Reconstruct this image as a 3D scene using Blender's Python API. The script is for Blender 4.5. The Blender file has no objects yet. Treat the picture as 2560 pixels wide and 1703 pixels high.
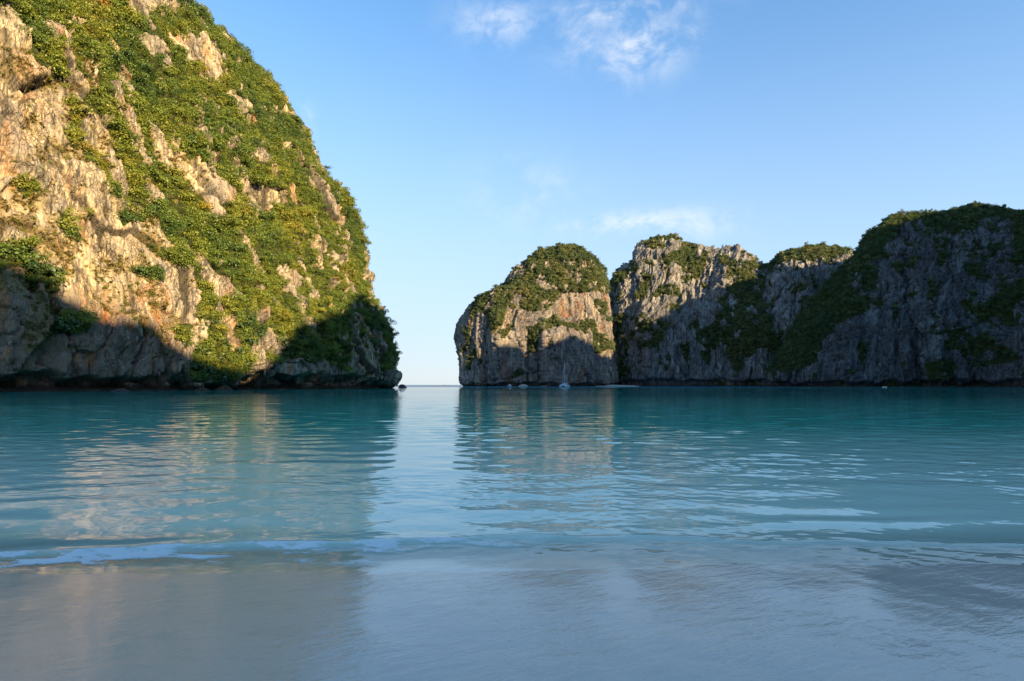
import bpy, bmesh, math, random
import numpy as np
from mathutils import Vector, Matrix, Euler

SC = bpy.context.scene
COL = SC.collection
random.seed(7)
rng = np.random.default_rng(11)

# ------------------------------------------------------------------ camera, sky, sun, exposure
F = 1422.0            # focal length in pixels of the 2560 px wide photograph
UC, VH = 1280.0, 962.4  # optical axis column, horizon row
CAMH = 1.7
cam_d = bpy.data.cameras.new('camera')
cam_d.sensor_width = 36.0
cam_d.lens = 36.0 * F / 2560.0
cam_d.shift_y = (VH - 851.5) / 2560.0
cam_d.clip_start = 0.1
cam_d.clip_end = 200000.0
cam = bpy.data.objects.new('camera', cam_d)
cam.location = (0, 0, CAMH)
cam.rotation_euler = (math.radians(90), 0, 0)
COL.objects.link(cam)
SC.camera = cam

SUN_EL = math.radians(16.0)
SUN_AZ = math.radians(135.0)          # clockwise from +Y (the view direction), so right and a little behind
SV = Vector((math.sin(SUN_AZ) * math.cos(SUN_EL), math.cos(SUN_AZ) * math.cos(SUN_EL), math.sin(SUN_EL)))
sun_d = bpy.data.lights.new('sun', 'SUN')
sun_d.energy = 5.0
sun_d.angle = math.radians(0.5)
sun_d.color = (1.0, 0.76, 0.41)
sun = bpy.data.objects.new('sun', sun_d)
sun.rotation_euler = SV.to_track_quat('Z', 'Y').to_euler()
sun.location = (60, -60, 80)
COL.objects.link(sun)

SC.view_settings.view_transform = 'Standard'
SC.view_settings.look = 'None'
SC.view_settings.exposure = 1.4
SC.view_settings.gamma = 1.0
SC.view_settings.use_curve_mapping = False
try:
    SC.cycles.use_denoising = True
    SC.cycles.max_bounces = 8
    SC.cycles.transparent_max_bounces = 8
    SC.cycles.sample_clamp_indirect = 6.0
except Exception:
    pass


class NT:
    """small helper for building node trees"""
    def __init__(self, tree):
        self.t = tree
        self.n = tree.nodes
        self.l = tree.links

    def new(self, typ, **kw):
        n = self.n.new(typ)
        for k, v in kw.items():
            setattr(n, k, v)
        return n

    def put(self, sock, val):
        if isinstance(val, bpy.types.NodeSocket):
            self.l.new(val, sock)
        elif isinstance(val, (tuple, list)) and len(val) == 3 and sock.type == 'RGBA':
            sock.default_value = (*val, 1.0)
        else:
            sock.default_value = val

    def math(self, op, a, b=None, c=None, clamp=False):
        n = self.new('ShaderNodeMath', operation=op, use_clamp=clamp)
        self.put(n.inputs[0], a)
        if b is not None:
            self.put(n.inputs[1], b)
        if c is not None:
            self.put(n.inputs[2], c)
        return n.outputs[0]

    def mix(self, fac, a, b, blend='MIX'):
        n = self.new('ShaderNodeMix', data_type='RGBA', blend_type=blend)
        self.put(n.inputs[0], fac)
        self.put(n.inputs[6], a)
        self.put(n.inputs[7], b)
        return n.outputs[2]

    def step(self, val, lo, hi):
        n = self.new('ShaderNodeMapRange', interpolation_type='SMOOTHSTEP')
        self.put(n.inputs[0], val)
        n.inputs[1].default_value = lo
        n.inputs[2].default_value = hi
        return n.outputs[0]

    def scaled(self, vec, s):
        n = self.new('ShaderNodeVectorMath', operation='MULTIPLY')
        self.put(n.inputs[0], vec)
        n.inputs[1].default_value = s
        return n.outputs[0]

    def noise(self, vec, scale=1.0, detail=4.0, rough=0.55, dist=0.0):
        n = self.new('ShaderNodeTexNoise')
        self.put(n.inputs['Vector'], vec)
        n.inputs['Scale'].default_value = scale
        n.inputs['Detail'].default_value = detail
        n.inputs['Roughness'].default_value = rough
        n.inputs['Distortion'].default_value = dist
        return n.outputs[0]


world = bpy.data.worlds.new('World')
SC.world = world
world.use_nodes = True
w = NT(world.node_tree)
w.n.clear()
sky = w.new('ShaderNodeTexSky', sky_type='NISHITA')
sky.sun_disc = False
sky.sun_elevation = SUN_EL
sky.sun_rotation = SUN_AZ
sky.altitude = 0.0
sky.air_density = 0.85
sky.dust_density = 0.25
sky.ozone_density = 3.0
tc = w.new('ShaderNodeTexCoord')
sep = w.new('ShaderNodeSeparateXYZ')
w.l.new(tc.outputs['Generated'], sep.inputs[0])
az = w.math('ARCTAN2', sep.outputs[0], sep.outputs[1])
el = w.math('ARCSINE', sep.outputs[2])


def sky_angles(u, v):
    dx, dz = (u - UC) / F, (VH - v) / F
    a = math.atan2(dx, 1.0)
    return a, math.asin(dz / math.sqrt(1 + dx * dx + dz * dz))


cv = w.new('ShaderNodeCombineXYZ')
w.l.new(az, cv.inputs[0])
w.l.new(w.math('MULTIPLY', el, 1.5), cv.inputs[1])
wisps = w.noise(cv.outputs[0], 11.0, 8.0, 0.62, 0.6)
wisp2 = w.noise(cv.outputs[0], 30.0, 6.0, 0.6, 0.9)
total = None
# (u, v, half width, half height in px of the photo, strength)
for (cu, cvv, hw, hh, st) in [(1545, 30, 190, 75, 0.85), (1600, 125, 90, 80, 1.15), (1450, 100, 80, 70, 0.55), (1250, 55, 100, 55, 0.75),
                              (1620, 555, 190, 42, 0.95), (1720, 570, 110, 40, 0.7), (1740, 60, 30, 70, 0.55),
                              (1320, 480, 130, 90, 0.35), (758, 300, 26, 32, 0.6), (1420, -40, 150, 50, 0.6)]:
    a0, e0 = sky_angles(cu, cvv)
    a1, e1 = sky_angles(cu + hw, cvv - hh)
    dx = w.math('DIVIDE', w.math('SUBTRACT', az, a0), abs(a1 - a0))
    dy = w.math('DIVIDE', w.math('SUBTRACT', el, e0), abs(e1 - e0))
    r2 = w.math('ADD', w.math('MULTIPLY', dx, dx), w.math('MULTIPLY', dy, dy))
    g = w.math('MULTIPLY', w.math('EXPONENT', w.math('MULTIPLY', r2, -0.9)), st)
    total = g if total is None else w.math('MAXIMUM', total, g)
nz = w.math('ADD', w.math('MULTIPLY', wisps, 0.75), w.math('MULTIPLY', wisp2, 0.25))
cl = w.math('MULTIPLY', total, w.step(nz, 0.40, 0.66))
cl = w.math('MULTIPLY', cl, 0.70)
hsv = w.new('ShaderNodeHueSaturation')
hsv.inputs['Saturation'].default_value = 1.15
hsv.inputs['Hue'].default_value = 0.493
w.l.new(sky.outputs[0], hsv.inputs['Color'])
elk = w.math('DIVIDE', w.math('MAXIMUM', el, 0.0), 0.42)
back = w.math('COSINE', w.math('SUBTRACT', az, SUN_AZ - math.pi))   # brightest opposite the sun
haze_k = w.math('MULTIPLY', w.math('EXPONENT', w.math('MULTIPLY', w.math('MULTIPLY', elk, elk), -1.0)), w.math('ADD', w.math('MULTIPLY', back, 0.30), 0.66))
skyh = w.mix(haze_k, hsv.outputs[0], (1.78, 2.00, 2.30))     # pale marine haze low in the sky, all round
skycol = w.mix(cl, skyh, (2.9, 3.0, 3.15))
bg = w.new('ShaderNodeBackground')
w.l.new(skycol, bg.inputs[0])
bg.inputs[1].default_value = 0.138
wo = w.new('ShaderNodeOutputWorld')
w.l.new(bg.outputs[0], wo.inputs[0])


# ------------------------------------------------------------------ numpy noise
_perm = rng.permutation(256)
_perm = np.concatenate([_perm, _perm]).astype(np.int64)
_val = (rng.random(256) * 2 - 1)


def vnoise(x, y, z):
    xi, yi, zi = np.floor(x), np.floor(y), np.floor(z)
    fx, fy, fz = x - xi, y - yi, z - zi
    xi, yi, zi = xi.astype(np.int64) & 255, yi.astype(np.int64) & 255, zi.astype(np.int64) & 255
    fx = fx * fx * fx * (fx * (fx * 6 - 15) + 10)
    fy = fy * fy * fy * (fy * (fy * 6 - 15) + 10)
    fz = fz * fz * fz * (fz * (fz * 6 - 15) + 10)
    x1, y1, z1 = (xi + 1) & 255, (yi + 1) & 255, (zi + 1) & 255

    def h(a, b, c):
        return _val[_perm[_perm[_perm[a] + b] + c]]
    c00 = h(xi, yi, zi) * (1 - fx) + h(x1, yi, zi) * fx
    c10 = h(xi, y1, zi) * (1 - fx) + h(x1, y1, zi) * fx
    c01 = h(xi, yi, z1) * (1 - fx) + h(x1, yi, z1) * fx
    c11 = h(xi, y1, z1) * (1 - fx) + h(x1, y1, z1) * fx
    c0 = c00 * (1 - fy) + c10 * fy
    c1 = c01 * (1 - fy) + c11 * fy
    return c0 * (1 - fz) + c1 * fz


def fbm(x, y, z, octs=4, gain=0.5):
    s, a, n = 0.0, 1.0, 0.0
    for o in range(octs):
        k = 2.03 ** o
        s = s + a * vnoise(x * k + 17.3 * o, y * k - 9.1 * o, z * k + 4.7 * o)
        n += a
        a *= gain
    return s / n * 1.6


def ridged(x, y, z, octs=4, gain=0.5):
    s, a, n = 0.0, 1.0, 0.0
    for o in range(octs):
        k = 2.07 ** o
        s = s + a * (1 - 2.2 * np.abs(vnoise(x * k + 31.3 * o, y * k + 5.1 * o, z * k - 8.7 * o)))
        n += a
        a *= gain
    return s / n


def facets(a, b, seed=0):
    """2-D jittered cells: returns block offset, tilted-facet height and distance to the joint"""
    ia, ib = np.floor(a).astype(np.int64), np.floor(b).astype(np.int64)
    best = np.full(a.shape, 1e9)
    sec = np.full(a.shape, 1e9)
    off = np.zeros(a.shape)
    til = np.zeros(a.shape)
    for da in (-1, 0, 1):
        for db in (-1, 0, 1):
            ca, cb = ia + da, ib + db
            k = _perm[_perm[(ca + seed * 37) & 255] + (cb & 255)]
            ja, jb = _val[k] * 0.45 + 0.5, _val[(k + 91) & 255] * 0.45 + 0.5
            va, vb = a - (ca + ja), b - (cb + jb)
            d = np.sqrt(va * va + vb * vb)
            m = d < best
            sec = np.where(m, best, np.minimum(sec, d))
            off = np.where(m, _val[(k + 17) & 255], off)
            til = np.where(m, va * _val[(k + 41) & 255] + vb * _val[(k + 67) & 255], til)
            best = np.where(m, d, best)
    return off, til, sec - best


def sstep(x, lo, hi):
    t = np.clip((x - lo) / (hi - lo), 0, 1)
    return t * t * (3 - 2 * t)


def in_poly(u, v, poly):
    inside = np.zeros(u.shape, bool)
    n = len(poly)
    for i in range(n):
        x0, y0 = poly[i]
        x1, y1 = poly[(i + 1) % n]
        if y0 == y1:
            continue
        c = ((y0 > v) != (y1 > v)) & (u < (x1 - x0) * (v - y0) / (y1 - y0) + x0)
        inside ^= c
    return inside


def project(P):
    y = np.maximum(P[..., 1], 1.0)
    return UC + F * P[..., 0] / y, VH - F * (P[..., 2] - CAMH) / y


def at(u, v, Y):
    return np.array([(u - UC) / F * Y, Y, CAMH + (VH - v) / F * Y])


def reg(pts, x0, y0, k):
    return [(x0 + x * k, y0 + y * k) for x, y in pts]


# ------------------------------------------------------------------ object helpers
def tag(o, label=None, cat=None, group=None, kind=None):
    if label:
        o['label'] = label
    if cat:
        o['category'] = cat
    if group:
        o['group'] = group
    if kind:
        o['kind'] = kind
    return o


def link(o, parent=None):
    COL.objects.link(o)
    if parent is not None:
        o.parent = parent
    return o


def mesh_np(name, verts, faces, mat=None, parent=None, smooth=True, attrs=None, face_mats=None):
    me = bpy.data.meshes.new(name)
    verts = np.ascontiguousarray(verts, dtype=np.float32)
    faces = np.ascontiguousarray(faces, dtype=np.int32)
    nf, k = faces.shape
    me.vertices.add(len(verts))
    me.vertices.foreach_set('co', verts.ravel())
    me.loops.add(nf * k)
    me.loops.foreach_set('vertex_index', faces.ravel())
    me.polygons.add(nf)
    me.polygons.foreach_set('loop_start', np.arange(0, nf * k, k, dtype=np.int32))
    me.update(calc_edges=True)
    me.validate()
    if smooth:
        me.polygons.foreach_set('use_smooth', np.ones(len(me.polygons), bool))
    for an, av in (attrs or {}).items():
        at_ = me.attributes.new(an, 'FLOAT', 'POINT')
        at_.data.foreach_set('value', np.ascontiguousarray(av, dtype=np.float32).ravel())
    if mat:
        for m in (mat if isinstance(mat, (list, tuple)) else [mat]):
            me.materials.append(m)
    o = bpy.data.objects.new(name, me)
    return link(o, parent)


def grid_faces(ni, nj, wrap=False):
    i = np.arange(ni if wrap else ni - 1)
    j = np.arange(nj - 1)
    I, J = np.meshgrid(i, j, indexing='ij')
    I2 = (I + 1) % ni
    return np.stack([I * nj + J, I2 * nj + J, I2 * nj + J + 1, I * nj + J + 1], -1).reshape(-1, 4)


def obj_bm(name, bm, mat=None, parent=None, smooth=False):
    me = bpy.data.meshes.new(name)
    bmesh.ops.recalc_face_normals(bm, faces=bm.faces)
    bm.to_mesh(me)
    bm.free()
    if smooth:
        for p in me.polygons:
            p.use_smooth = True
    if mat:
        me.materials.append(mat)
    return link(bpy.data.objects.new(name, me), parent)


# ------------------------------------------------------------------ materials
def new_mat(name):
    m = bpy.data.materials.new(name)
    m.use_nodes = True
    t = NT(m.node_tree)
    t.n.clear()
    out = t.new('ShaderNodeOutputMaterial')
    return m, t, out


def plain(name, col, rough=0.6, spec=0.4, var=0.12):
    m, t, out = new_mat(name)
    p = t.new('ShaderNodeBsdfPrincipled')
    g = t.new('ShaderNodeNewGeometry')
    n = t.noise(g.outputs['Position'], 2.5, 4.0)
    k = t.math('ADD', t.math('MULTIPLY', n, 2 * var), 1 - var)
    mul = t.new('ShaderNodeVectorMath', operation='SCALE')
    mul.inputs[0].default_value = col
    t.l.new(k, mul.inputs[3])
    t.l.new(mul.outputs[0], p.inputs['Base Color'])
    p.inputs['Roughness'].default_value = rough
    p.inputs['Specular IOR Level'].default_value = spec
    t.l.new(p.outputs[0], out.inputs[0])
    return m


def rock_material(name, light, grey, dark, rust, scale=1.0, rust_amt=0.5, soil=(0.035, 0.042, 0.012), dry=(0.20, 0.145, 0.045), dry_amt=0.5, tide=2.0):
    m, t, out = new_mat(name)
    g = t.new('ShaderNodeNewGeometry')
    pos = g.outputs['Position']
    s = scale
    big = t.noise(t.scaled(pos, (0.05 * s, 0.05 * s, 0.022 * s)), 1.0, 5.0, 0.6, 0.3)
    mid = t.noise(t.scaled(pos, (0.30 * s, 0.30 * s, 0.07 * s)), 1.0, 6.0, 0.62, 0.4)
    streak = t.noise(t.scaled(pos, (1.1 * s, 1.1 * s, 0.06 * s)), 1.0, 4.0, 0.6, 0.2)
    fine = t.noise(t.scaled(pos, (1.6 * s, 1.6 * s, 0.9 * s)), 1.0, 5.0, 0.65)
    bed = t.noise(t.scaled(pos, (0.03 * s, 0.03 * s, 0.9 * s)), 1.0, 4.0, 0.6, 0.5)
    c = t.mix(t.step(t.math('ADD', t.math('MULTIPLY', big, 0.5), t.math('MULTIPLY', mid, 0.5)), 0.44, 0.60), grey, light)
    c = t.mix(t.math('MULTIPLY', t.step(streak, 0.49, 0.64), 0.85), c, dark)
    c = t.mix(t.math('MULTIPLY', t.step(bed, 0.56, 0.70), 0.35), c, dark)
    pale = t.math('MULTIPLY', t.step(t.noise(t.scaled(pos, (0.75 * s, 0.75 * s, 0.05 * s)), 1.0, 3.0, 0.6, 0.3), 0.58, 0.70), 0.55)
    c = t.mix(pale, c, tuple(min(0.55, x * 1.25) for x in light))
    ru = t.noise(t.scaled(pos, (0.12 * s, 0.12 * s, 0.03 * s)), 1.0, 5.0, 0.65, 0.6)
    c = t.mix(t.math('MULTIPLY', t.step(ru, 0.53, 0.68), rust_amt), c, rust)
    k = t.math('ADD', t.math('MULTIPLY', fine, 0.9), 0.55)
    mul = t.new('ShaderNodeVectorMath', operation='SCALE')
    t.l.new(c, mul.inputs[0])
    t.l.new(k, mul.inputs[3])
    c = mul.outputs[0]
    crack = t.new('ShaderNodeAttribute', attribute_name='crack').outputs['Fac']
    c = t.mix(t.math('MULTIPLY', crack, 0.85), c, tuple(0.45 * x for x in dark))
    wv = t.new('ShaderNodeVectorMath', operation='ADD')
    t.l.new(t.scaled(pos, (0.46 * s, 0.46 * s, 0.15 * s)), wv.inputs[0])
    t.l.new(t.math('MULTIPLY', mid, 1.1), wv.inputs[1])
    vo = t.new('ShaderNodeTexVoronoi', feature='DISTANCE_TO_EDGE')
    vo.inputs['Scale'].default_value = 1.0
    t.l.new(wv.outputs[0], vo.inputs['Vector'])
    vo2 = t.new('ShaderNodeTexVoronoi', feature='DISTANCE_TO_EDGE')
    vo2.inputs['Scale'].default_value = 2.9
    t.l.new(wv.outputs[0], vo2.inputs['Vector'])
    jn = t.math('MULTIPLY', t.step(vo.outputs['Distance'], 0.0, 0.055), t.math('ADD', t.math('MULTIPLY', t.step(vo2.outputs['Distance'], 0.0, 0.07), 0.55), 0.45))
    jmask = t.step(t.noise(t.scaled(pos, (0.07 * s, 0.07 * s, 0.05 * s)), 1.0, 3.0), 0.36, 0.60)
    jinv = t.math('MULTIPLY', t.math('SUBTRACT', 1.0, jn), jmask)
    c = t.mix(t.math('MULTIPLY', jinv, 0.5), c, tuple(0.6 * x for x in dark))
    # brown tone with rust and paler streaks, low on the wall
    low_k = t.new('ShaderNodeAttribute', attribute_name='low_tone').outputs['Fac']
    low_col = t.mix(t.step(t.noise(t.scaled(pos, (0.5 * s, 0.5 * s, 0.06 * s)), 1.0, 4.0, 0.6, 0.5), 0.52, 0.64), (0.235, 0.165, 0.118), (0.44, 0.19, 0.08))
    low_col = t.mix(t.step(t.noise(t.scaled(pos, (0.8 * s, 0.8 * s, 0.2 * s)), 1.0, 5.0, 0.65, 0.3), 0.60, 0.70), low_col, (0.36, 0.30, 0.25))
    c = t.mix(t.math('MULTIPLY', low_k, 0.9), c, low_col)
    # wet tide band
    sep = t.new('ShaderNodeSeparateXYZ')
    t.l.new(pos, sep.inputs[0])
    tz = t.math('ADD', sep.outputs[2], t.math('MULTIPLY', t.math('SUBTRACT', mid, 0.5), 2.5))
    tn = t.new('ShaderNodeMapRange', interpolation_type='SMOOTHSTEP')
    t.l.new(tz, tn.inputs[0])
    tn.inputs[1].default_value = tide * 1.3
    tn.inputs[2].default_value = tide * 0.5
    c = t.mix(tn.outputs[0], c, (0.075, 0.048, 0.032))
    # dry grass and soil where plants root
    dg = t.new('ShaderNodeAttribute', attribute_name='dry').outputs['Fac']
    c = t.mix(t.math('MULTIPLY', dg, dry_amt), c, dry)
    vg = t.new('ShaderNodeAttribute', attribute_name='veg').outputs['Fac']
    c = t.mix(t.step(vg, 0.25, 0.75), c, t.mix(fine, soil, tuple(1.5 * x for x in soil)))
    p = t.new('ShaderNodeBsdfPrincipled')
    t.l.new(c, p.inputs['Base Color'])
    p.inputs['Roughness'].default_value = 0.9
    p.inputs['Specular IOR Level'].default_value = 0.15
    b = t.new('ShaderNodeBump')
    b.inputs['Strength'].default_value = 0.9
    b.inputs['Distance'].default_value = 0.8 / s
    hsum = t.math('SUBTRACT', t.math('ADD', t.math('MULTIPLY', fine, 0.8), t.math('MULTIPLY', streak, 0.6)), t.math('MULTIPLY', jinv, 0.7))
    t.l.new(hsum, b.inputs['Height'])
    t.l.new(b.outputs[0], p.inputs['Normal'])
    t.l.new(p.outputs[0], out.inputs[0])
    return m


def leaf_material(name, cols, patch=0.035):
    """cols: list of (position, colour) for the per-plant ramp"""
    m, t, out = new_mat(name)
    oi = t.new('ShaderNodeObjectInfo')
    g = t.new('ShaderNodeNewGeometry')
    pn = t.noise(oi.outputs['Location'], patch, 3.0, 0.6)
    k = t.math('ADD', t.math('MULTIPLY', oi.outputs['Random'], 0.40), t.math('MULTIPLY', t.math('SUBTRACT', pn, 0.33), 1.9), clamp=True)
    r = t.new('ShaderNodeValToRGB')
    e = r.color_ramp.elements
    while len(e) < len(cols):
        e.new(0.5)
    for el_, (p_, c_) in zip(e, cols):
        el_.position = p_
        el_.color = (*c_, 1)
    t.l.new(k, r.inputs[0])
    fn = t.noise(g.outputs['Position'], 0.9, 2.0)
    mul = t.new('ShaderNodeVectorMath', operation='SCALE')
    t.l.new(r.outputs[0], mul.inputs[0])
    t.l.new(t.math('ADD', t.math('MULTIPLY', fn, 0.8), 0.62), mul.inputs[3])
    d = t.new('ShaderNodeBsdfDiffuse')
    t.l.new(mul.outputs[0], d.inputs[0])
    tr = t.new('ShaderNodeBsdfTranslucent')
    t.l.new(mul.outputs[0], tr.inputs[0])
    ms = t.new('ShaderNodeMixShader')
    ms.inputs[0].default_value = 0.25
    t.l.new(d.outputs[0], ms.inputs[1])
    t.l.new(tr.outputs[0], ms.inputs[2])
    gl = t.new('ShaderNodeBsdfGlossy')
    gl.inputs['Roughness'].default_value = 0.55
    gl.inputs['Color'].default_value = (1, 1, 1, 1)
    ms2 = t.new('ShaderNodeMixShader')
    ms2.inputs[0].default_value = 0.03
    t.l.new(ms.outputs[0], ms2.inputs[1])
    t.l.new(gl.outputs[0], ms2.inputs[2])
    t.l.new(ms2.outputs[0], out.inputs[0])
    return m


M = {}
M['rock_warm'] = rock_material('warm_limestone', (0.52, 0.40, 0.245), (0.285, 0.235, 0.18), (0.090, 0.078, 0.068), (0.40, 0.17, 0.06), 1.0, 0.6)
M['rock_isle'] = rock_material('grey_brown_limestone', (0.37, 0.305, 0.235), (0.195, 0.168, 0.148), (0.095, 0.084, 0.08), (0.27, 0.115, 0.06), 0.55, 0.75, dry_amt=0.35)
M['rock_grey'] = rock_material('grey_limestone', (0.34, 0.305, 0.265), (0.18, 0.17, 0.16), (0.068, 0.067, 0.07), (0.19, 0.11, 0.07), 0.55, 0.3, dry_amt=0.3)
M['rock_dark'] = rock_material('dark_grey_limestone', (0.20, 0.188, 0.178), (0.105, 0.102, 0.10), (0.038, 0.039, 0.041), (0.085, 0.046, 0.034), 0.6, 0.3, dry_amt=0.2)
M['leaf'] = leaf_material('green_leaves', [(0.0, (0.035, 0.075, 0.016)), (0.25, (0.075, 0.125, 0.020)), (0.50, (0.145, 0.185, 0.020)), (0.75, (0.215, 0.225, 0.022)), (0.94, (0.29, 0.25, 0.025)), (1.0, (0.26, 0.17, 0.03))])
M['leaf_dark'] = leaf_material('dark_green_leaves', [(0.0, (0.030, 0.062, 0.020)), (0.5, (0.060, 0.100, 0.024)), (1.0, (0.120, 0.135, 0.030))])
M['leaf_mute'] = leaf_material('muted_green_leaves', [(0.0, (0.035, 0.062, 0.020)), (0.45, (0.080, 0.110, 0.030)), (0.85, (0.145, 0.145, 0.038)), (1.0, (0.19, 0.15, 0.04))])
M['leaf_yellow'] = leaf_material('yellow_leaves', [(0.0, (0.30, 0.22, 0.012)), (1.0, (0.36, 0.27, 0.02))])
M['leaf_orange'] = leaf_material('orange_leaves', [(0.0, (0.26, 0.12, 0.015)), (1.0, (0.34, 0.16, 0.02))])
M['grass'] = leaf_material('dry_grass', [(0.0, (0.13, 0.12, 0.02)), (0.5, (0.20, 0.15, 0.035)), (1.0, (0.28, 0.17, 0.05))])
M['bark'] = plain('grey_bark', (0.12, 0.10, 0.08), 0.9)
M['boulder'] = plain('dark_wet_rock', (0.05, 0.042, 0.036), 0.8, 0.3, 0.5)


# ------------------------------------------------------------------ terrain: ring stacks and sheets
def spline(xs, ys, q):
    """monotone-ish smooth interpolation: linear, then a light blur"""
    q = np.asarray(q, float)
    d = (q.max() - q.min()) / max(len(q), 2)
    return np.interp(q, xs, ys)


def smooth1(a, n):
    k = np.ones(n) / n
    p = np.pad(a, (n // 2, n - 1 - n // 2), mode='edge')
    return np.convolve(p, k, mode='valid')


def grid_normals(P, wrap):
    if wrap:
        di = np.roll(P, -1, 0) - np.roll(P, 1, 0)
    else:
        di = np.gradient(P, axis=0)
    dj = np.gradient(P, axis=1)
    n = np.cross(di, dj)
    n /= np.maximum(np.linalg.norm(n, axis=-1, keepdims=True), 1e-9)
    return n


def displace(P, wrap, sc, rough=1.0, seed=0, veg=None, notch=None, flute=1.0, bigk=1.0, asp=1.0, lsc=5.0):
    """karst relief: buttresses, blocks, flutes, bedding, fine grit; sc = size of one block in metres"""
    N = grid_normals(P, wrap)
    d = np.linalg.norm(np.diff(P[:, P.shape[1] // 3, :2], axis=0), axis=-1)
    a = np.concatenate([[0], np.cumsum(d)])[:, None] * np.ones((1, P.shape[1]))
    x, y, z = P[..., 0], P[..., 1], P[..., 2]
    wx = fbm(x / (5 * sc), y / (5 * sc), z / (5 * sc), 3)
    wz = fbm(x / (5 * sc) + 40, y / (5 * sc), z / (5 * sc), 3)
    A, Z = a + wx * sc * 1.2, z + wz * sc * 1.2
    tilt = (Z + 0.35 * A * (asp == 1.0)) / asp
    o1, t1, e1 = facets(A * asp ** 0.3 / (1.6 * sc), tilt / (3.8 * sc), seed + 1)
    o2, t2, e2 = facets(A / (0.55 * sc) + 9, tilt / (1.3 * sc), seed + 2)
    o3, t3, e3 = facets(A / (0.22 * sc) + 3, Z / (0.40 * sc), seed + 3)
    big = ridged(x / (7 * sc), y / (7 * sc), z / (16 * sc), 3)
    fl = ridged(x / (0.8 * sc) + 7, y / (0.8 * sc), z / (5 * sc), 3)
    bed = fbm(x / (9 * sc), y / (9 * sc), z / (0.6 * sc) + 0.1 * wx, 3)
    gr = fbm(x / (0.35 * sc), y / (0.35 * sc), z / (0.5 * sc), 3, 0.6)
    v = np.zeros_like(x) if veg is None else veg
    bare = 1 - 0.65 * v
    fl2 = ridged(A / (0.42 * sc) + 3, Z / (4.5 * sc), x * 0 + seed, 2)
    disp = big * 0.70 * sc * bigk + bare * (o1 * 0.30 * sc + t1 * 0.38 * sc + o2 * 0.17 * sc + t2 * 0.18 * sc + o3 * 0.065 * sc + t3 * 0.07 * sc
                                           + fl * 0.22 * sc * flute + fl2 * 0.11 * sc * flute + bed * 0.08 * sc + gr * 0.07 * sc) * rough
    crack = np.clip(np.maximum(sstep(0.06 - e1, 0.0, 0.05), 0.8 * sstep(0.055 - e2, 0.0, 0.05)), 0, 1) * (1 - v)
    disp -= crack * 0.15 * sc * bare
    lump = np.abs(fbm(x / (0.9 * lsc), y / (0.9 * lsc), z / (0.9 * lsc), 3))
    disp += v * (lump - 0.3) * 0.75 * lsc
    Q = P + N * disp[..., None]
    if notch is not None:
        Q[..., :2] -= notch[..., None] * (N[..., :2] / np.maximum(np.linalg.norm(N[..., :2], axis=-1, keepdims=True), 1e-6))
    return Q, N, crack, a


def veg_from_polys(u, v, base, polys_rock, polys_veg, P, sc, soft=1.0):
    wob = fbm(P[..., 0] / sc, P[..., 1] / sc, P[..., 2] / sc, 4, 0.6)
    wob2 = fbm(P[..., 0] / sc + 50, P[..., 1] / sc, P[..., 2] / sc, 4, 0.6)
    uu, vv = u + wob * 15 * soft, v + wob2 * 15 * soft
    m = np.full(u.shape, float(base)) if np.isscalar(base) else base.astype(float).copy()
    for p in polys_rock:
        m[in_poly(uu, vv, p)] = 0.0
    for p in polys_veg:
        m[in_poly(uu, vv, p)] = 1.0
    return m


CLIFFS = {}
low_tone_of = {}


def build_cliff(name, P, wrap, mat, sc, veg, dry, label, cat, notch=None, rough=1.0, seed=0, flute=1.0, bigk=1.0, asp=1.0, lsc=5.0):
    Q, N, crack, a = displace(P, wrap, sc, rough, seed, veg, notch, flute, bigk, asp, lsc)
    ni, nj = Q.shape[:2]
    V = Q.reshape(-1, 3)
    faces = grid_faces(ni, nj, wrap)
    o = mesh_np(name, V, faces, mat, attrs={'veg': veg, 'dry': dry, 'crack': crack, 'low_tone': low_tone_of.get(name, np.zeros_like(veg))})
    tag(o, label, cat, None, 'structure')
    N2 = grid_normals(Q, wrap)
    di = np.linalg.norm(np.gradient(Q, axis=0), axis=-1)
    dj = np.linalg.norm(np.gradient(Q, axis=1), axis=-1)
    u, v = project(Q)
    CLIFFS[name] = dict(P=V, N=N2.reshape(-1, 3), Ns=N.reshape(-1, 3), area=(di * dj).ravel(), veg=veg.ravel(), dry=dry.ravel(), u=u.ravel(), v=v.ravel(), obj=o)
    return o


# ---- left cliff: a stack of plan curves (front wall, rounded tip, back)
R1 = lambda pts: reg(pts, 0, 0, 540 / 1693)
R2 = lambda pts: reg(pts, 400, 0, 600 / 1882)
R3 = lambda pts: reg(pts, 0, 480, 540 / 1628)
R4 = lambda pts: reg(pts, 450, 480, 600 / 1809)
R5 = lambda pts: reg(pts, 1100, 580, 460 / 1717)
R6 = lambda pts: reg(pts, 1500, 560, 560 / 1996)
R7 = lambda pts: reg(pts, 2000, 480, 560 / 1689)

YT = 292.0
sil = [(968, 985), (972, 968), (994, 944), (997, 905), (995, 885), (984, 845), (976, 812), (929, 762), (910, 712), (904, 666), (894, 626), (882, 586), (880, 560), (864, 507), (849, 495), (826, 468), (807, 440), (786, 395), (774, 370), (755, 332), (726, 287), (714, 265), (692, 223), (670, 201), (638, 169), (604, 140), (586, 118), (538, 92), (488, 57), (455, 32), (408, 0), (325, -60), (250, -140), (60, -230)]
sil_z = np.array([CAMH + (VH - b) / F * YT for a_, b in sil])
sil_x = np.array([(a_ - UC) / F * YT for a_, b in sil])
NJ = 600
zt = np.concatenate([np.linspace(-1.5, 12, 90), np.linspace(12, 236, NJ - 90 + 1)[1:]])
xT = np.interp(zt, sil_z, sil_x)
xT = smooth1(xT, 9)
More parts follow.
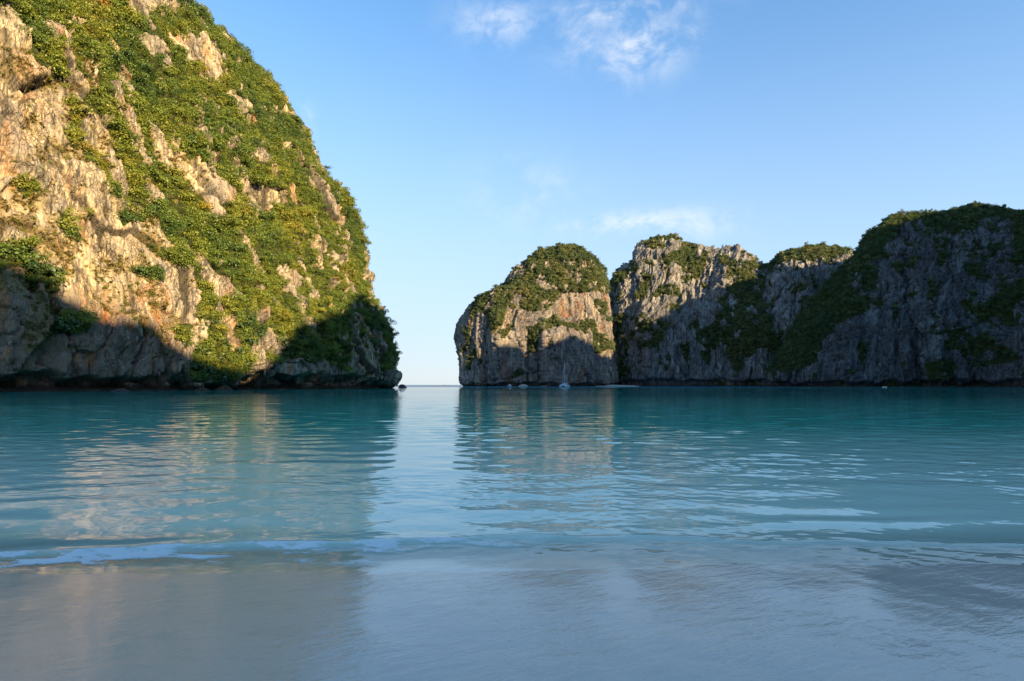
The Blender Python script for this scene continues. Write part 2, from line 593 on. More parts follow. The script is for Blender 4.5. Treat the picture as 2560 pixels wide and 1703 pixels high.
# inward set-back of the left part of the wall
setb = np.interp(zt, [-2, 6, 25, 60, 110, 160, 236], [0, 0, 3, 14, 33, 62, 110])
NI_F, NI_B = 600, 70
s = np.linspace(0, 1, NI_F)
P = np.zeros((NI_F + NI_B, NJ, 3))
for j, z in enumerate(zt):
    sb = setb[j]
    A = np.array([-150.0 - 0.94 * sb, 40.0 + 0.34 * sb])
    B = np.array([-119.0 - 0.94 * sb, 131.0 + 0.34 * sb])
    T = np.array([xT[j], YT])
    C1 = np.array([0.52 * B[0] + 0.48 * T[0] + 4.0, 0.52 * B[1] + 0.48 * T[1] - 4])
    T0 = T + np.array([-6.0, -16.0])
    ctrl = np.array([A, B, C1, T0, T, T + np.array([-5.0, 14.0]), T + np.array([-22.0, 24.0])])
    wts = np.array([0, 0.10, 0.52, 0.90, 0.955, 0.985, 1.0])
    px = np.interp(s, wts, ctrl[:, 0])
    py = np.interp(s, wts, ctrl[:, 1])
    P[:NI_F, j, 0] = px
    P[:NI_F, j, 1] = py
    end = np.array([px[-1], py[-1]])
    back = np.array([min(-235.0, end[0] - 40), 250.0])
    back2 = np.array([min(-250.0, A[0] - 40), 60.0])
    ctrlb = np.array([end, back, back2, A])
    sbk = np.linspace(0, 1, NI_B + 2)[1:-1]
    P[NI_F:, j, 0] = np.interp(sbk, [0, 0.3, 0.7, 1], ctrlb[:, 0])
    P[NI_F:, j, 1] = np.interp(sbk, [0, 0.3, 0.7, 1], ctrlb[:, 1])
    P[:, j, 2] = z
# round the plan corners
for _ in range(3):
    Pf = P[:NI_F].copy()
    k = 15
    acc = np.zeros_like(Pf)
    for d in range(-k, k + 1):
        acc += Pf[np.clip(np.arange(NI_F) + d, 0, NI_F - 1)]
    sm = acc / (2 * k + 1)
    P[k:NI_F - k, :, :] = sm[k:NI_F - k]
P[:, -1, :2] = P[:, -1, :2].mean(axis=0)

rock_left = [
    R1([(930, 0), (1060, -20), (1290, 90), (1320, 130), (1150, 150), (940, 180)]),
    R1([(1220, 160), (1300, 170), (1310, 270), (1250, 250)]),
    R2([(80, 300), (200, 320), (300, 350), (420, 470), (480, 580), (440, 665), (350, 660), (250, 540), (130, 500), (90, 400)]),
    R1([(980, 290), (1200, 330), (1260, 420), (1340, 540), (1300, 570), (1200, 480), (1080, 430), (1000, 360)]),
    R1([(1140, 930), (1270, 1080), (1320, 1200), (1600, 1300), (1700, 1430), (1800, 1500), (1820, 1620), (1640, 1620), (1500, 1500), (1450, 1420), (1180, 1260)]),
    R4([(190, -60), (380, -20), (370, 120), (230, 80)]),
    R4([(430, -30), (560, -60), (740, 40), (620, 170), (520, 120)]),
    R1([(800, 600), (880, 700), (910, 900), (1060, 1180), (1160, 1330), (1080, 1330), (980, 1180), (850, 900), (800, 750)]),
    R1([(830, 330), (880, 400), (970, 560), (1070, 740), (1000, 760), (900, 590), (820, 440)]),
    R1([(-400, 160), (0, 180), (130, 330), (140, 600), (350, 650), (470, 880), (480, 1160), (590, 1200), (620, 1330), (700, 1400), (820, 1450), (840, 1568), (1180, 1640), (1220, 1750), (1290, 1850), (1330, 2050), (1440, 2200), (1460, 2400), (1480, 2600), (1400, 3100), (-400, 3100)]),
    R1([(440, 640), (580, 680), (620, 900), (520, 930), (470, 800)]),
    R1([(560, 560), (690, 590), (660, 670), (590, 640)]),
    R1([(600, 900), (800, 960), (860, 1200), (880, 1320), (760, 1260), (620, 1100)]),
    R4([(80, 570), (150, 565), (260, 650), (300, 690), (370, 720), (390, 775), (540, 780), (340, 860), (250, 830), (330, 930), (350, 1060), (430, 1200), (340, 1180), (200, 1000), (110, 850)]),
    R4([(770, 570), (830, 600), (900, 730), (860, 785), (740, 735)]),
    R4([(470, 1150), (640, 1060), (730, 1050), (790, 1110), (800, 1180), (780, 1260), (950, 1270), (1100, 1260), (1200, 1300), (1290, 1310), (1290, 1130), (1400, 1170), (1500, 1330), (1700, 1340), (1720, 1560), (-200, 1560), (30, 1380), (440, 1370)]),
    R4([(920, 980), (1060, 950), (1080, 1100), (1060, 1170), (960, 1050)]),
    R2([(450, 750), (570, 740), (650, 800), (720, 960), (600, 950), (500, 860)]),
    R2([(220, 760), (370, 740), (330, 840), (270, 830)]),
    R2([(890, 1160), (1000, 1170), (1090, 1240), (1130, 1430), (1080, 1390), (980, 1260)]),
    R2([(720, 1180), (800, 1170), (870, 1300), (910, 1420), (830, 1380), (750, 1280)]),
    R2([(490, 1160), (570, 1100), (600, 1210), (520, 1220)]),
    R2([(620, 1480), (820, 1460), (930, 1580), (900, 1640), (610, 1600)]),
    R2([(780, 1000), (870, 1040), (850, 1090), (780, 1050)]),
    R2([(140, 930), (230, 1030), (270, 1090), (190, 1060), (140, 1000)]),
    R4([(980, 0), (1050, 30), (1130, 200), (1150, 310), (1070, 220), (1000, 130)]),
    R4([(1240, 180), (1350, 280), (1350, 380), (1260, 280)]),
    R4([(1140, 400), (1215, 430), (1160, 475)]),
    R4([(1090, 490), (1135, 520), (1110, 565)]),
    R4([(1360, 510), (1405, 560), (1400, 620), (1360, 560)]),
    R4([(590, 940), (650, 960), (640, 1000), (580, 980)]),
]
veg_left = [
    R3([(350, 170), (480, 230), (590, 350), (570, 420), (420, 330)]),
    R3([(-300, 430), (210, 430), (280, 520), (180, 610), (-300, 620)]),
    R3([(130, 640), (300, 600), (390, 680), (370, 800), (150, 760)]),
    R3([(420, 930), (560, 960), (630, 1040), (500, 1080), (300, 1040)]),
    R3([(1290, 1010), (1350, 1040), (1350, 1170), (1290, 1130)]),
    R3([(860, 180), (1100, 190), (1090, 260), (900, 250)]),
    R3([(1060, 600), (1180, 590), (1190, 680), (1080, 660)]),
    R3([(1130, 430), (1210, 460), (1210, 530), (1150, 500)]),
    R3([(620, 140), (660, 140), (690, 190), (630, 200)]),
    R3([(700, 600), (760, 600), (770, 680), (710, 680)]),
    R3([(1430, 720), (1480, 740), (1560, 980), (1570, 1150), (1640, 1180), (1640, 1400), (1380, 1370), (1440, 1150), (1460, 1000)]),
    R4([(30, 1200), (110, 1020), (200, 1060), (260, 1180), (480, 1230), (460, 1330), (280, 1390), (60, 1380)]),
    R4([(610, 1190), (670, 1180), (690, 1260), (640, 1270)]),
    R4([(1020, 1010), (1060, 1010), (1070, 1110), (1040, 1120)]),
    R3([(90, 0), (240, 0), (230, 50), (110, 60)]),
    R3([(850, 0), (990, 20), (960, 110), (850, 70)]),
    R1([(60, 1480), (200, 1450), (260, 1568), (100, 1600)]),
]
u, v = project(P)
veg = veg_from_polys(u, v, np.where(P[..., 2] > 8, 1.0, 0.0), rock_left, veg_left, P, 9.0)
gapn = fbm(P[..., 0] / 5, P[..., 1] / 5, P[..., 2] / 20, 4, 0.6)
veg = veg * np.where((gapn > 0.34) & (P[..., 2] > 14), 0.0, 1.0)
dryn = fbm(P[..., 0] / 6, P[..., 1] / 6, P[..., 2] / 6, 4, 0.6)
dry = sstep(dryn, 0.05, 0.45) * (v < 900) * np.where((u < 470) & (v > 180), 1.0, 0.4)
low_tone_of['left_cliff'] = sstep(fbm(P[..., 0] / 9, P[..., 1] / 9, P[..., 2] / 30, 4, 0.6) * 9 + (26 - 0.14 * np.maximum(P[..., 1] - 131, 0)) - P[..., 2], -4, 5) * sstep(172 - P[..., 1], -4, 8)  # lower left wall takes the brown, rust streaked tone
# sea-level notch and reddish shelf under it
nh = np.interp(P[..., 1], [0, 100, 131, 150, 168, 178, 190, 215, 245, 270, 284, 300], [4, 4.2, 4.4, 4.0, 5.0, 2.8, 5.0, 6.2, 6.6, 5.5, 4.0, 3.5])
nh = nh + 1.2 * fbm(P[..., 0] / 4, P[..., 1] / 4, P[..., 2] * 0 + 3, 3)
nd = np.interp(P[..., 1], [0, 150, 168, 178, 190, 260, 275, 285, 300], [6, 6, 5, 1.5, 7, 8, 5, 3, 2])
notch = nd * (1 - sstep(P[..., 2], nh - 0.8, nh + 0.5))
shelf = (nd * 0.75 + 0.5) * (1 - sstep(P[..., 2], 0.5 + 0.5 * fbm(P[..., 0] / 5, P[..., 1] / 5, P[..., 2] * 0, 3), 1.6)) * sstep(293 - P[..., 1], 0, 25)
notch = notch - shelf
build_cliff('left_cliff', P, True, M['rock_warm'], 8.0, veg, dry, 'towering sunlit limestone cliff with patches of bare tan rock and green shrubs, left of the bay', 'cliff', notch, 1.0, 1)

# ---- middle rock island: stack of closed rings from its outline
isl_L = [(1168, 985), (1164, 964), (1158, 945), (1153, 900), (1142, 855), (1141, 840), (1148, 810), (1168, 775), (1193, 744), (1204, 737.778), (1236, 728), (1256, 717.333), (1278, 685.333), (1304, 665), (1326, 646), (1349, 635), (1374, 630), (1409, 621), (1420, 619.5)]
isl_R = [(1531, 985), (1528, 964), (1526, 900), (1521, 850), (1517, 800), (1513, 751.111), (1509, 720.889), (1505, 685.333), (1497, 670), (1490, 660), (1473, 646), (1465, 636), (1455, 629), (1430, 621), (1418, 619.5)]
YI = 700.0


def ring_stack(L, R, Yc, zmax_v, depth, ni, nj, lean=0.0, front_w=0.62):
    zmin = -3.0
    zmax = CAMH + (VH - zmax_v) / F * Yc
    t = np.linspace(0, 1, nj)
    z = zmin + (zmax - zmin) * (0.75 * t + 0.25 * (1 - (1 - t) ** 2))
    z[-1] = zmax
    vv = VH - (z - CAMH) * F / Yc
    L = np.array(L)[::-1]
    R = np.array(R)[::-1]
    uL = smooth1(np.interp(vv, L[:, 1], L[:, 0]), 5)
    uR = smooth1(np.interp(vv, R[:, 1], R[:, 0]), 5)
    xl, xr = (uL - UC) / F * Yc, (uR - UC) / F * Yc
    xc, hw = (xl + xr) / 2, np.maximum((xr - xl) / 2, 0.01)
    th = np.linspace(0, 1, ni, endpoint=False)
    nf = front_w
    ang = np.where(th < nf, -math.pi / 2 - 0.35 + (math.pi + 0.7) * th / nf, math.pi / 2 + 0.35 + (math.pi - 0.7) * (th - nf) / (1 - nf))
    hw0 = hw.max()
    P = np.zeros((ni, nj, 3))
    e = 0.8
    sx = np.sign(np.sin(ang)) * np.abs(np.sin(ang)) ** e
    cy = np.sign(np.cos(ang)) * np.abs(np.cos(ang)) ** e
    P[..., 0] = xc[None] + hw[None] * sx[:, None]
    P[..., 1] = Yc + lean * z[None] - (depth * (hw / hw0) ** 0.8)[None] * cy[:, None]
    P[..., 2] = z[None]
    return P


P = ring_stack(isl_L, isl_R, YI, 619.5, 62.0, 460, 300, 0.06)
# steps of the front: a set-back upper face and a lower buttress
u, v = project(P)
veg_isle = [
    R5([(300, 720), (340, 590), (550, 530), (700, 300), (830, 190), (1180, 60), (1350, 130), (1540, 330), (1560, 560), (1490, 610), (1390, 550), (1200, 530), (1090, 620), (980, 745), (800, 750), (640, 690), (590, 790), (530, 900), (480, 950), (440, 770), (380, 720), (330, 800), (300, 880), (290, 1100), (230, 1100), (200, 900)]),
    R5([(545, 900), (690, 880), (610, 980), (555, 1000)]),
    R5([(770, 870), (920, 900), (1050, 770), (1120, 850), (1240, 830), (1400, 825), (1490, 1000), (1610, 1060), (1600, 1120), (1420, 1100), (1300, 960), (1200, 900), (1000, 900), (930, 990), (830, 1000)]),
    R5([(830, 1000), (950, 980), (940, 1120), (860, 1140)]),
    R5([(1440, 640), (1500, 640), (1570, 850), (1480, 800)]),
    R5([(270, 1100), (330, 1120), (320, 1290), (270, 1290)]),
    R5([(360, 1180), (400, 1190), (390, 1250)]),
    R5([(1040, 1170), (1100, 1170), (1090, 1200)]),
    R5([(680, 1290), (770, 1270), (760, 1340), (690, 1340)]),
    R5([(980, 1000), (1030, 990), (990, 1110)]),
]
rock_isle = [R5([(1090, 620), (1200, 530), (1390, 550), (1400, 640), (1340, 800), (1280, 840), (1110, 830), (1060, 740)]),
             R5([(590, 380), (830, 340), (800, 400), (600, 500)]),
             R5([(900, 460), (1010, 450), (1020, 520), (930, 520)]),
             R5([(700, 560), (770, 590), (760, 660), (710, 640)]),
             R5([(220, 760), (300, 740), (290, 880), (220, 890)])]
cap = ((v < 640) & (np.abs(u - 1410) < 170)) | (P[..., 1] > YI + 20)
veg = np.where(cap, 1.0, 0.0)
veg = veg_from_polys(u, v, veg, [], veg_isle, P, 14.0, 0.6)
veg = veg * veg_from_polys(u, v, np.ones_like(veg), rock_isle, [], P, 14.0, 0.6)
gap2 = fbm(P[..., 0] / 7, P[..., 1] / 7, P[..., 2] / 13 + 3, 4, 0.6)
veg = np.where((gap2 > 0.36) & (v > 650), 0.0, veg)
dry = sstep(fbm(P[..., 0] / 9, P[..., 1] / 9, P[..., 2] / 9, 4, 0.6), 0.15, 0.5) * 0.6
# relief: ridge left of centre, recess above the shelf, buttress below right
front = np.clip((YI + 15 - P[..., 1]) / 40, 0, 1)
ridge = 9 * np.exp(-((u - 1245) / 14) ** 2) * sstep(v, 700, 820)
butt = 10 * sstep(u, 1352, 1362) * sstep(1500 - u, 0, 60) * sstep(v, 815 + 0.05 * np.abs(u - 1420), 845)
rec = -9 * np.exp(-(((u - 1420) / 55) ** 4)) * sstep(v, 715, 730) * (1 - sstep(v, 790, 808))
gul = -8 * np.exp(-((u - 1322) / 9) ** 2) * sstep(v, 800, 850)
P[..., 1] -= front * (ridge + butt + rec + gul)
nh = 3.2 + 2.2 * fbm(P[..., 0] / 11, P[..., 1] / 11, P[..., 2] * 0, 3)
notch = 7.0 * (1 - sstep(P[..., 2], nh - 0.6, nh + 0.8)) * np.clip(front + 0.3, 0, 1)
build_cliff('rock_island', P, True, M['rock_isle'], 7.5, veg, dry, 'dome shaped limestone island with a green cap and bare cliff face, in the middle of the bay mouth', 'rock island', notch, 0.75, 5, 1.8, 1.0, 2.4, 6.0)


# ---- sheets: far hill and right cliff (base line, ridge line, back)
def sheet(ctrl, nu, nv, nb, bulge=0.75, back=160.0):
    """ctrl rows: (u_base, Y_base, u_ridge, v_ridge, Y_ridge)"""
    c = np.array(ctrl, float)
    key = np.concatenate([[0], np.cumsum(np.maximum(np.abs(np.diff(c[:, 2])), 6.0))])
    q = np.linspace(0, key[-1], nu)
    ub, yb, ur, vr, yr = [np.interp(q, key, c[:, k]) for k in range(5)]
    kk = max(3, nu // 60)
    ub, yb, yr = smooth1(ub, kk), smooth1(yb, kk), smooth1(yr, kk)
    base = np.stack([(ub - UC) / F * yb, yb, np.full(nu, -3.0)], -1)
    rid = np.stack([(ur - UC) / F * yr, yr, CAMH + (VH - vr) / F * yr], -1)
    rid[:, 2] = np.maximum(rid[:, 2], 0.5)
    t = np.linspace(0, 1, nv)
    # steep wall, then rounding over to the ridge
    hz = np.sin(t * math.pi / 2) ** 0.92
    inn = (1 - np.cos(t * math.pi / 2)) * bulge + t * (1 - bulge)
    front = base[:, None, :] * 1.0
    P = np.zeros((nu, nv + nb, 3))
    for k in range(2):
        P[:, :nv, k] = base[:, None, k] + (rid - base)[:, None, k] * inn[None]
    P[:, :nv, 2] = base[:, None, 2] + (rid - base)[:, None, 2] * hz[None]
    # the shoulder in front of the ridge must not rise above the skyline
    top = np.max((P[:, :nv, 2] - CAMH) / P[:, :nv, 1], axis=1)
    want = (rid[:, 2] - CAMH) / rid[:, 1]
    k = smooth1(np.where(want > 0.02, np.clip(want / np.maximum(top, 1e-3), 0.7, 1.0), 1.0), 5)
    P[:, :nv, 2] *= k[:, None]
    rid[:, 2] *= k
    tb = np.linspace(0, 1, nb + 1)[1:]
    P[:, nv:, 0] = rid[:, None, 0] * (1 + 0.1 * tb[None])
    P[:, nv:, 1] = rid[:, None, 1] + back * tb[None]
    P[:, nv:, 2] = rid[:, None, 2] * np.cos(tb * math.pi / 2)[None] - 3 * tb[None]
    return P


far = [(1562, 830, 1508, 807, 860), (1556, 790, 1514, 747, 840), (1552, 760, 1524, 719, 820), (1552, 745, 1534, 707, 800), (1556, 735, 1548, 679, 800), (1575, 728, 1584, 665, 805), (1580, 724, 1592, 657, 815),
       (1584, 722, 1598, 631, 825), (1590, 720, 1607, 616, 830), (1630, 718, 1646, 593, 835), (1670, 716, 1682, 591, 835), (1710, 712, 1722, 622, 838), (1740, 706, 1750, 619, 840),
       (1780, 700, 1792, 632, 830), (1810, 690, 1820, 625, 820), (1835, 680, 1842, 629, 815), (1865, 670, 1873, 642, 805), (1895, 662, 1907, 675, 790), (1925, 655, 1943, 665, 780),
       (1935, 650, 1949, 649, 775), (1955, 646, 1977, 636, 775), (1980, 642, 2002, 632, 770), (2010, 640, 2028, 623, 765), (2045, 640, 2060, 623, 765), (2080, 640, 2090, 624, 765), (2110, 640, 2119, 626, 765), (2160, 640, 2150, 647, 760), (2260, 650, 2240, 727, 760)]
P = sheet(far, 460, 270, 24)
u, v = project(P)
veg_far = [
    R6([(370, 170), (520, 60), (650, 50), (800, 140), (760, 180), (620, 125), (560, 150), (500, 220), (400, 230)]),
    R6([(680, 250), (760, 160), (820, 140), (860, 300), (960, 320), (900, 480), (800, 520), (730, 560), (720, 640), (540, 650), (450, 690), (500, 580), (740, 520), (760, 400), (560, 370), (540, 310)]),
    R6([(830, 130), (1040, 150), (1140, 130), (1330, 190), (1470, 330), (1330, 250), (1150, 180), (1040, 210), (880, 160)]),
    R6([(1050, 290), (1150, 280), (1200, 340), (1400, 330), (1340, 410), (1200, 440), (1100, 420)]),
    R6([(1200, 490), (1350, 380), (1490, 350), (1590, 420), (1480, 450), (1460, 640), (1440, 720), (1520, 830), (1490, 1000), (1420, 1110), (1150, 1140), (840, 1070), (820, 1000), (1000, 880), (1000, 720), (1110, 600)]),
    R6([(370, 920), (540, 860), (600, 900), (480, 1080), (400, 1120)]),
    R6([(490, 1180), (600, 1180), (540, 1270), (500, 1250)]),
    R6([(690, 1080), (760, 1080), (740, 1270), (700, 1200)]),
    R6([(1570, 330), (1700, 230), (1850, 180), (2100, 170), (2240, 200), (2240, 260), (1996, 330), (1850, 340), (1680, 370), (1580, 420)]),
    R6([(1670, 600), (1780, 520), (1850, 560), (1720, 650)]),
    R6([(1740, 720), (1850, 640), (1900, 660), (1760, 740)]),
    R6([(170, 800), (280, 780), (230, 860), (180, 950)]),
    R6([(110, 520), (330, 350), (360, 420), (250, 480), (150, 620)]),
    R6([(330, 560), (450, 480), (420, 640), (350, 620)]),
    R6([(1050, 1060), (1400, 1000), (1620, 1000), (1700, 1300), (1400, 1100), (1200, 1330), (1100, 1200)]),
    R6([(860, 1140), (960, 1150), (930, 1260), (870, 1220)]),
    R6([(120, 900), (200, 900), (260, 1100), (190, 1380), (130, 1380)]),
]
base = np.where((np.arange(P.shape[1])[None, :] > 266), 1.0, 0.0) * np.ones((P.shape[0], 1))
veg = veg_from_polys(u, v, base, [], veg_far, P, 16.0, 0.6)
sparse = fbm(P[..., 0] / 12, P[..., 1] / 12, P[..., 2] / 20, 4, 0.6)
gap2 = fbm(P[..., 0] / 9, P[..., 1] / 9, P[..., 2] / 15 + 7, 4, 0.6)
veg = np.maximum(np.where((gap2 > 0.26) & (base < 0.5) & (v > 660), 0.0, veg), 0.8 * (sparse > 0.42))
dry = sstep(sparse, 0.1, 0.45) * 0.5
# spur between the two parts, in front of the wooded gully
spur = 16 * np.exp(-((u - (1800 - 0.25 * (v - 690))) / 16) ** 2) * sstep(v, 660, 700) * (1 - sstep(v, 760, 800))
low = 14 * sstep(v, 760, 785 + 20 * np.sin(u / 26)) * sstep(1950 - u, 0, 60) * sstep(u, 1590, 1620)
P[..., 1] -= (spur + low) * sstep(P[..., 1], 600, 640) * (1 - base)
nh = 7.5 + 2.0 * fbm(P[..., 0] / 14, P[..., 1] / 14, P[..., 2] * 0, 3)
notch = 9.0 * (1 - sstep(P[..., 2], nh - 0.8, nh + 0.8)) * (1 - base)
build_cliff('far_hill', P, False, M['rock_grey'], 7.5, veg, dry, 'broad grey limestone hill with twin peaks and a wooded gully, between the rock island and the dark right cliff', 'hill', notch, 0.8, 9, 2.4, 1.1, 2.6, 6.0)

right = [(1905, 600, 1916, 958, 640), (1915, 585, 1941, 943, 632), (1930, 575, 1976, 884, 622), (1945, 562, 2011, 826, 615), (1960, 552, 2042, 776, 612), (1980, 545, 2092, 726, 608), (2000, 538, 2119, 692, 606), (2025, 530, 2159, 652, 604),
         (2055, 522, 2205, 616, 602), (2080, 516, 2211, 590, 600), (2110, 510, 2241, 568, 598), (2150, 505, 2259, 543, 596), (2190, 500, 2288, 555, 596), (2210, 498, 2305, 550, 596), (2265, 494, 2365, 541, 598),
         (2300, 492, 2391, 536, 600), (2330, 490, 2418, 532, 602), (2370, 488, 2451, 524, 604), (2390, 487, 2464, 528, 604), (2430, 485, 2497, 530, 604), (2460, 482, 2520, 541, 600), (2490, 476, 2537, 551, 592), (2530, 465, 2560, 545, 580), (2620, 440, 2640, 521, 560), (2760, 410, 2780, 486, 540), (2960, 380, 2980, 446, 500), (3200, 350, 3240, 396, 470)]
P = sheet(right, 480, 300, 24, 0.7)
u, v = project(P)
veg_right = [
    R7([(-400, 1300), (-100, 1000), (0, 880), (200, 680), (400, 430), (590, 240), (780, 110), (870, 180), (740, 290), (640, 430), (570, 600), (560, 700), (530, 900), (400, 950), (340, 980), (250, 1020), (170, 1150), (140, 1290), (0, 1330), (-300, 1400)]),
    R7([(760, 120), (920, 130), (1100, 110), (1360, 60), (1500, 70), (1620, 140), (1620, 240), (1500, 250), (1330, 260), (1300, 300), (1150, 330), (1030, 330), (960, 290), (860, 260), (740, 300)]),
    R7([(970, 360), (1080, 380), (1030, 570), (980, 570)]),
    R7([(820, 490), (870, 540), (850, 620), (800, 640)]),
    R7([(1200, 550), (1380, 540), (1400, 590), (1360, 670), (1250, 600)]),
    R7([(1400, 390), (1540, 400), (1440, 520), (1370, 560)]),
    R7([(930, 690), (1020, 700), (980, 800), (910, 830)]),
    R7([(820, 790), (870, 780), (860, 830)]),
    R7([(1620, 150), (2400, -200), (2400, 900), (1689, 820), (1600, 900), (1640, 1060), (1400, 1010), (1200, 1050), (1130, 1200), (1020, 1220), (940, 1100), (930, 980), (1100, 1050), (1300, 1020), (1290, 880), (1450, 800), (1500, 660), (1600, 600)]),
    R7([(1140, 1180), (1380, 1080), (1480, 1240), (1540, 1270), (1250, 1340)]),
    R7([(340, 750), (530, 780), (540, 880), (380, 930)]),
    R7([(730, 1300), (800, 1330), (760, 1390)]),
    R7([(310, 1340), (370, 1340), (350, 1380)]),
    R7([(1070, 1300), (1110, 1300), (1110, 1400), (1080, 1390)]),
    R7([(680, 560), (740, 560), (720, 640), (680, 630)]),
    R7([(1180, 820), (1290, 830), (1290, 1000), (1190, 980)]),
    R7([(660, 870), (720, 870), (710, 980), (680, 960)]),
]
base = np.where((np.arange(P.shape[1])[None, :] > 297), 1.0, 0.0) * np.ones((P.shape[0], 1))
veg = veg_from_polys(u, v, base, [], veg_right, P, 13.0, 0.7)
sparse = fbm(P[..., 0] / 10, P[..., 1] / 10, P[..., 2] / 16, 4, 0.6)
gap2 = fbm(P[..., 0] / 8, P[..., 1] / 8, P[..., 2] / 14 + 9, 4, 0.6)
veg = np.maximum(np.where((gap2 > 0.32) & (base < 0.5) & (v > 590) & (u > 2090), 0.0, veg), 0.8 * (sparse > 0.47))
dry = sstep(sparse, 0.1, 0.45) * 0.4
# buttress at the water's edge on the right, gullies in the wall
bt = 22 * np.exp(-(((u - 2520) / 75) ** 4)) * sstep(v, 815, 850)
gl = -8 * np.exp(-((u - (2265 + 0.1 * (v - 700))) / 16) ** 2) + 6 * np.exp(-((u - 2300) / 60) ** 2) + 7 * np.exp(-((u - 2110) / 40) ** 2)
P[..., 1] -= (bt + gl * sstep(v, 560, 640)) * (1 - base)
nh = 4.0 + 2.2 * fbm(P[..., 0] / 10, P[..., 1] / 10, P[..., 2] * 0, 3)
notch = 7.0 * (1 - sstep(P[..., 2], nh - 0.8, nh + 0.8)) * (1 - base)
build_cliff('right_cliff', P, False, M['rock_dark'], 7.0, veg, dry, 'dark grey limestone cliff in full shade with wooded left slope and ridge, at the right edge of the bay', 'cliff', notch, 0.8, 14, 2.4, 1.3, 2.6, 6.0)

# ---- the rest of the bay's ring, right of and behind the beach (unseen; crest shaped to cast the wanted shadow edges)
se = Vector((SV.x, SV.y)).normalized()
qd = Vector((-se.y, se.x))                        # along the ridge
RP = 250.0
edge = [(0, 620, 131), (60, 655, 134), (133, 695, 139), (172, 728, 142), (229, 765, 146), (288, 795, 150), (348, 808, 154), (398, 822, 158), (441, 878, 162), (540, 915, 168), (600, 925, 179), (680, 915, 196),
        (720, 848, 206), (748, 812, 213), (811, 786, 232), (858, 770, 248), (914, 725, 268), (1200, 905, 690), (1260, 900, 662), (1322, 872, 655), (1384, 846, 648), (1430, 850, 648), (1480, 872, 652), (1525, 890, 670), (1560, 840, 740), (1620, 800, 720), (1724, 760, 712), (1792, 730, 702), (1960, 690, 690)]  # points on the cliffs where the ridge's shadow should end
pr = []
for (u_, v_, Y_) in edge:
    p_ = at(u_, v_, Y_)
    q_ = p_[0] * qd.x + p_[1] * qd.y
    pr.append((q_, p_[2] + (RP - (p_[0] * se.x + p_[1] * se.y)) * math.tan(SUN_EL)))
pr.sort()
prof_q = [-420, -250, -110] + [k[0] for k in pr] + [pr[-1][0] + 120, 1000]
prof_z = [30, 70, 105] + [k[1] for k in pr] + [pr[-1][1], 200]
qq = np.linspace(-420, 1000, 480)
zz = np.interp(qq, prof_q, prof_z) + 7.0 * fbm(qq / 26, qq * 0, qq * 0 + 2, 3)
tt = np.linspace(-1, 1, 41)
G = np.zeros((len(qq), len(tt), 3))
for i, q_ in enumerate(qq):
    c = np.array([se.x, se.y]) * RP + np.array([qd.x, qd.y]) * q_
    for j, t_ in enumerate(tt):
        off = t_ * (95 if t_ < 0 else 170)
        G[i, j, :2] = c + np.array([se.x, se.y]) * off
        G[i, j, 2] = zz[i] * (1 - abs(t_) ** 1.7) - 3 * abs(t_)
nrm = fbm(G[..., 0] / 25, G[..., 1] / 25, G[..., 2] / 25, 4)
G[..., 2] += nrm * 8 * (1 - np.abs(tt)[None, :]) * np.abs(tt)[None, :] * 3
o = mesh_np('hills', G.reshape(-1, 3), grid_faces(*G.shape[:2])[:, ::-1], M['rock_dark'], attrs={'veg': np.ones(G.shape[:2]), 'dry': np.zeros(G.shape[:2]), 'crack': np.zeros(G.shape[:2])})
tag(o, 'unseen wooded hills behind the beach, crest shaped to shade the bay', 'hills', None, 'structure')


# ------------------------------------------------------------------ sand, seabed, sea
def sand_z(x, y):
    line = 5.25 + 0.10 * fbm(x / 3.0, x * 0, x * 0 + 5, 3) + 0.015 * x
    z = 0.045 * (line - y)
    z = np.where(y < line, np.minimum(z, 0.6), np.maximum(0.075 * (line - y), -9))
    return z


ys = np.concatenate([-np.geomspace(400, 3, 30), np.linspace(0, 14, 260), np.geomspace(14.3, 3000, 60)])
xk = np.concatenate([-np.geomspace(60, 1.35, 16), np.linspace(-1.3, 1.3, 300), np.geomspace(1.35, 60, 16)])
X = xk[None, :] * np.maximum(np.abs(ys), 7.0)[:, None]
Yg = np.repeat(ys[:, None], len(xk), 1)
Z = sand_z(X, Yg)
near = sstep(16 - Yg, 0, 6) * sstep(14 - np.abs(X), 0, 4)
Z = Z + near * (0.002 * fbm(X / 0.9, Yg / 0.5, X * 0, 4) + 0.0022 * fbm((X + 0.7 * Yg) / 0.5, (Yg - 0.5 * X) / 2.2, X * 0, 3))

m, t, out = new_mat('wet_coral_sand')
g = t.new('ShaderNodeNewGeometry')
pos = g.outputs['Position']
n1 = t.noise(pos, 0.7, 5.0, 0.6)
n2 = t.noise(pos, 70.0, 3.0, 0.75)
n3 = t.noise(t.scaled(pos, (1.0, 2.2, 1.0)), 2.4, 6.0, 0.62, 0.7)
c = t.mix(n1, (0.60, 0.47, 0.355), (0.70, 0.55, 0.425))
c = t.mix(t.math('MULTIPLY', t.step(n3, 0.5, 0.7), 0.25), c, (0.45, 0.34, 0.25))
c = t.mix(t.math('MULTIPLY', t.step(n2, 0.52, 0.68), 0.30), c, (0.40, 0.30, 0.22))
p = t.new('ShaderNodeBsdfPrincipled')
t.l.new(c, p.inputs['Base Color'])
p.inputs['Roughness'].default_value = 0.65
p.inputs['Specular IOR Level'].default_value = 0.1
p.inputs['Coat Weight'].default_value = 1.0
p.inputs['Coat Roughness'].default_value = 0.012
p.inputs['Coat IOR'].default_value = 1.44
rot = t.new('ShaderNodeVectorRotate', rotation_type='Z_AXIS')
t.l.new(pos, rot.inputs['Vector'])
rot.inputs['Angle'].default_value = math.radians(-28)
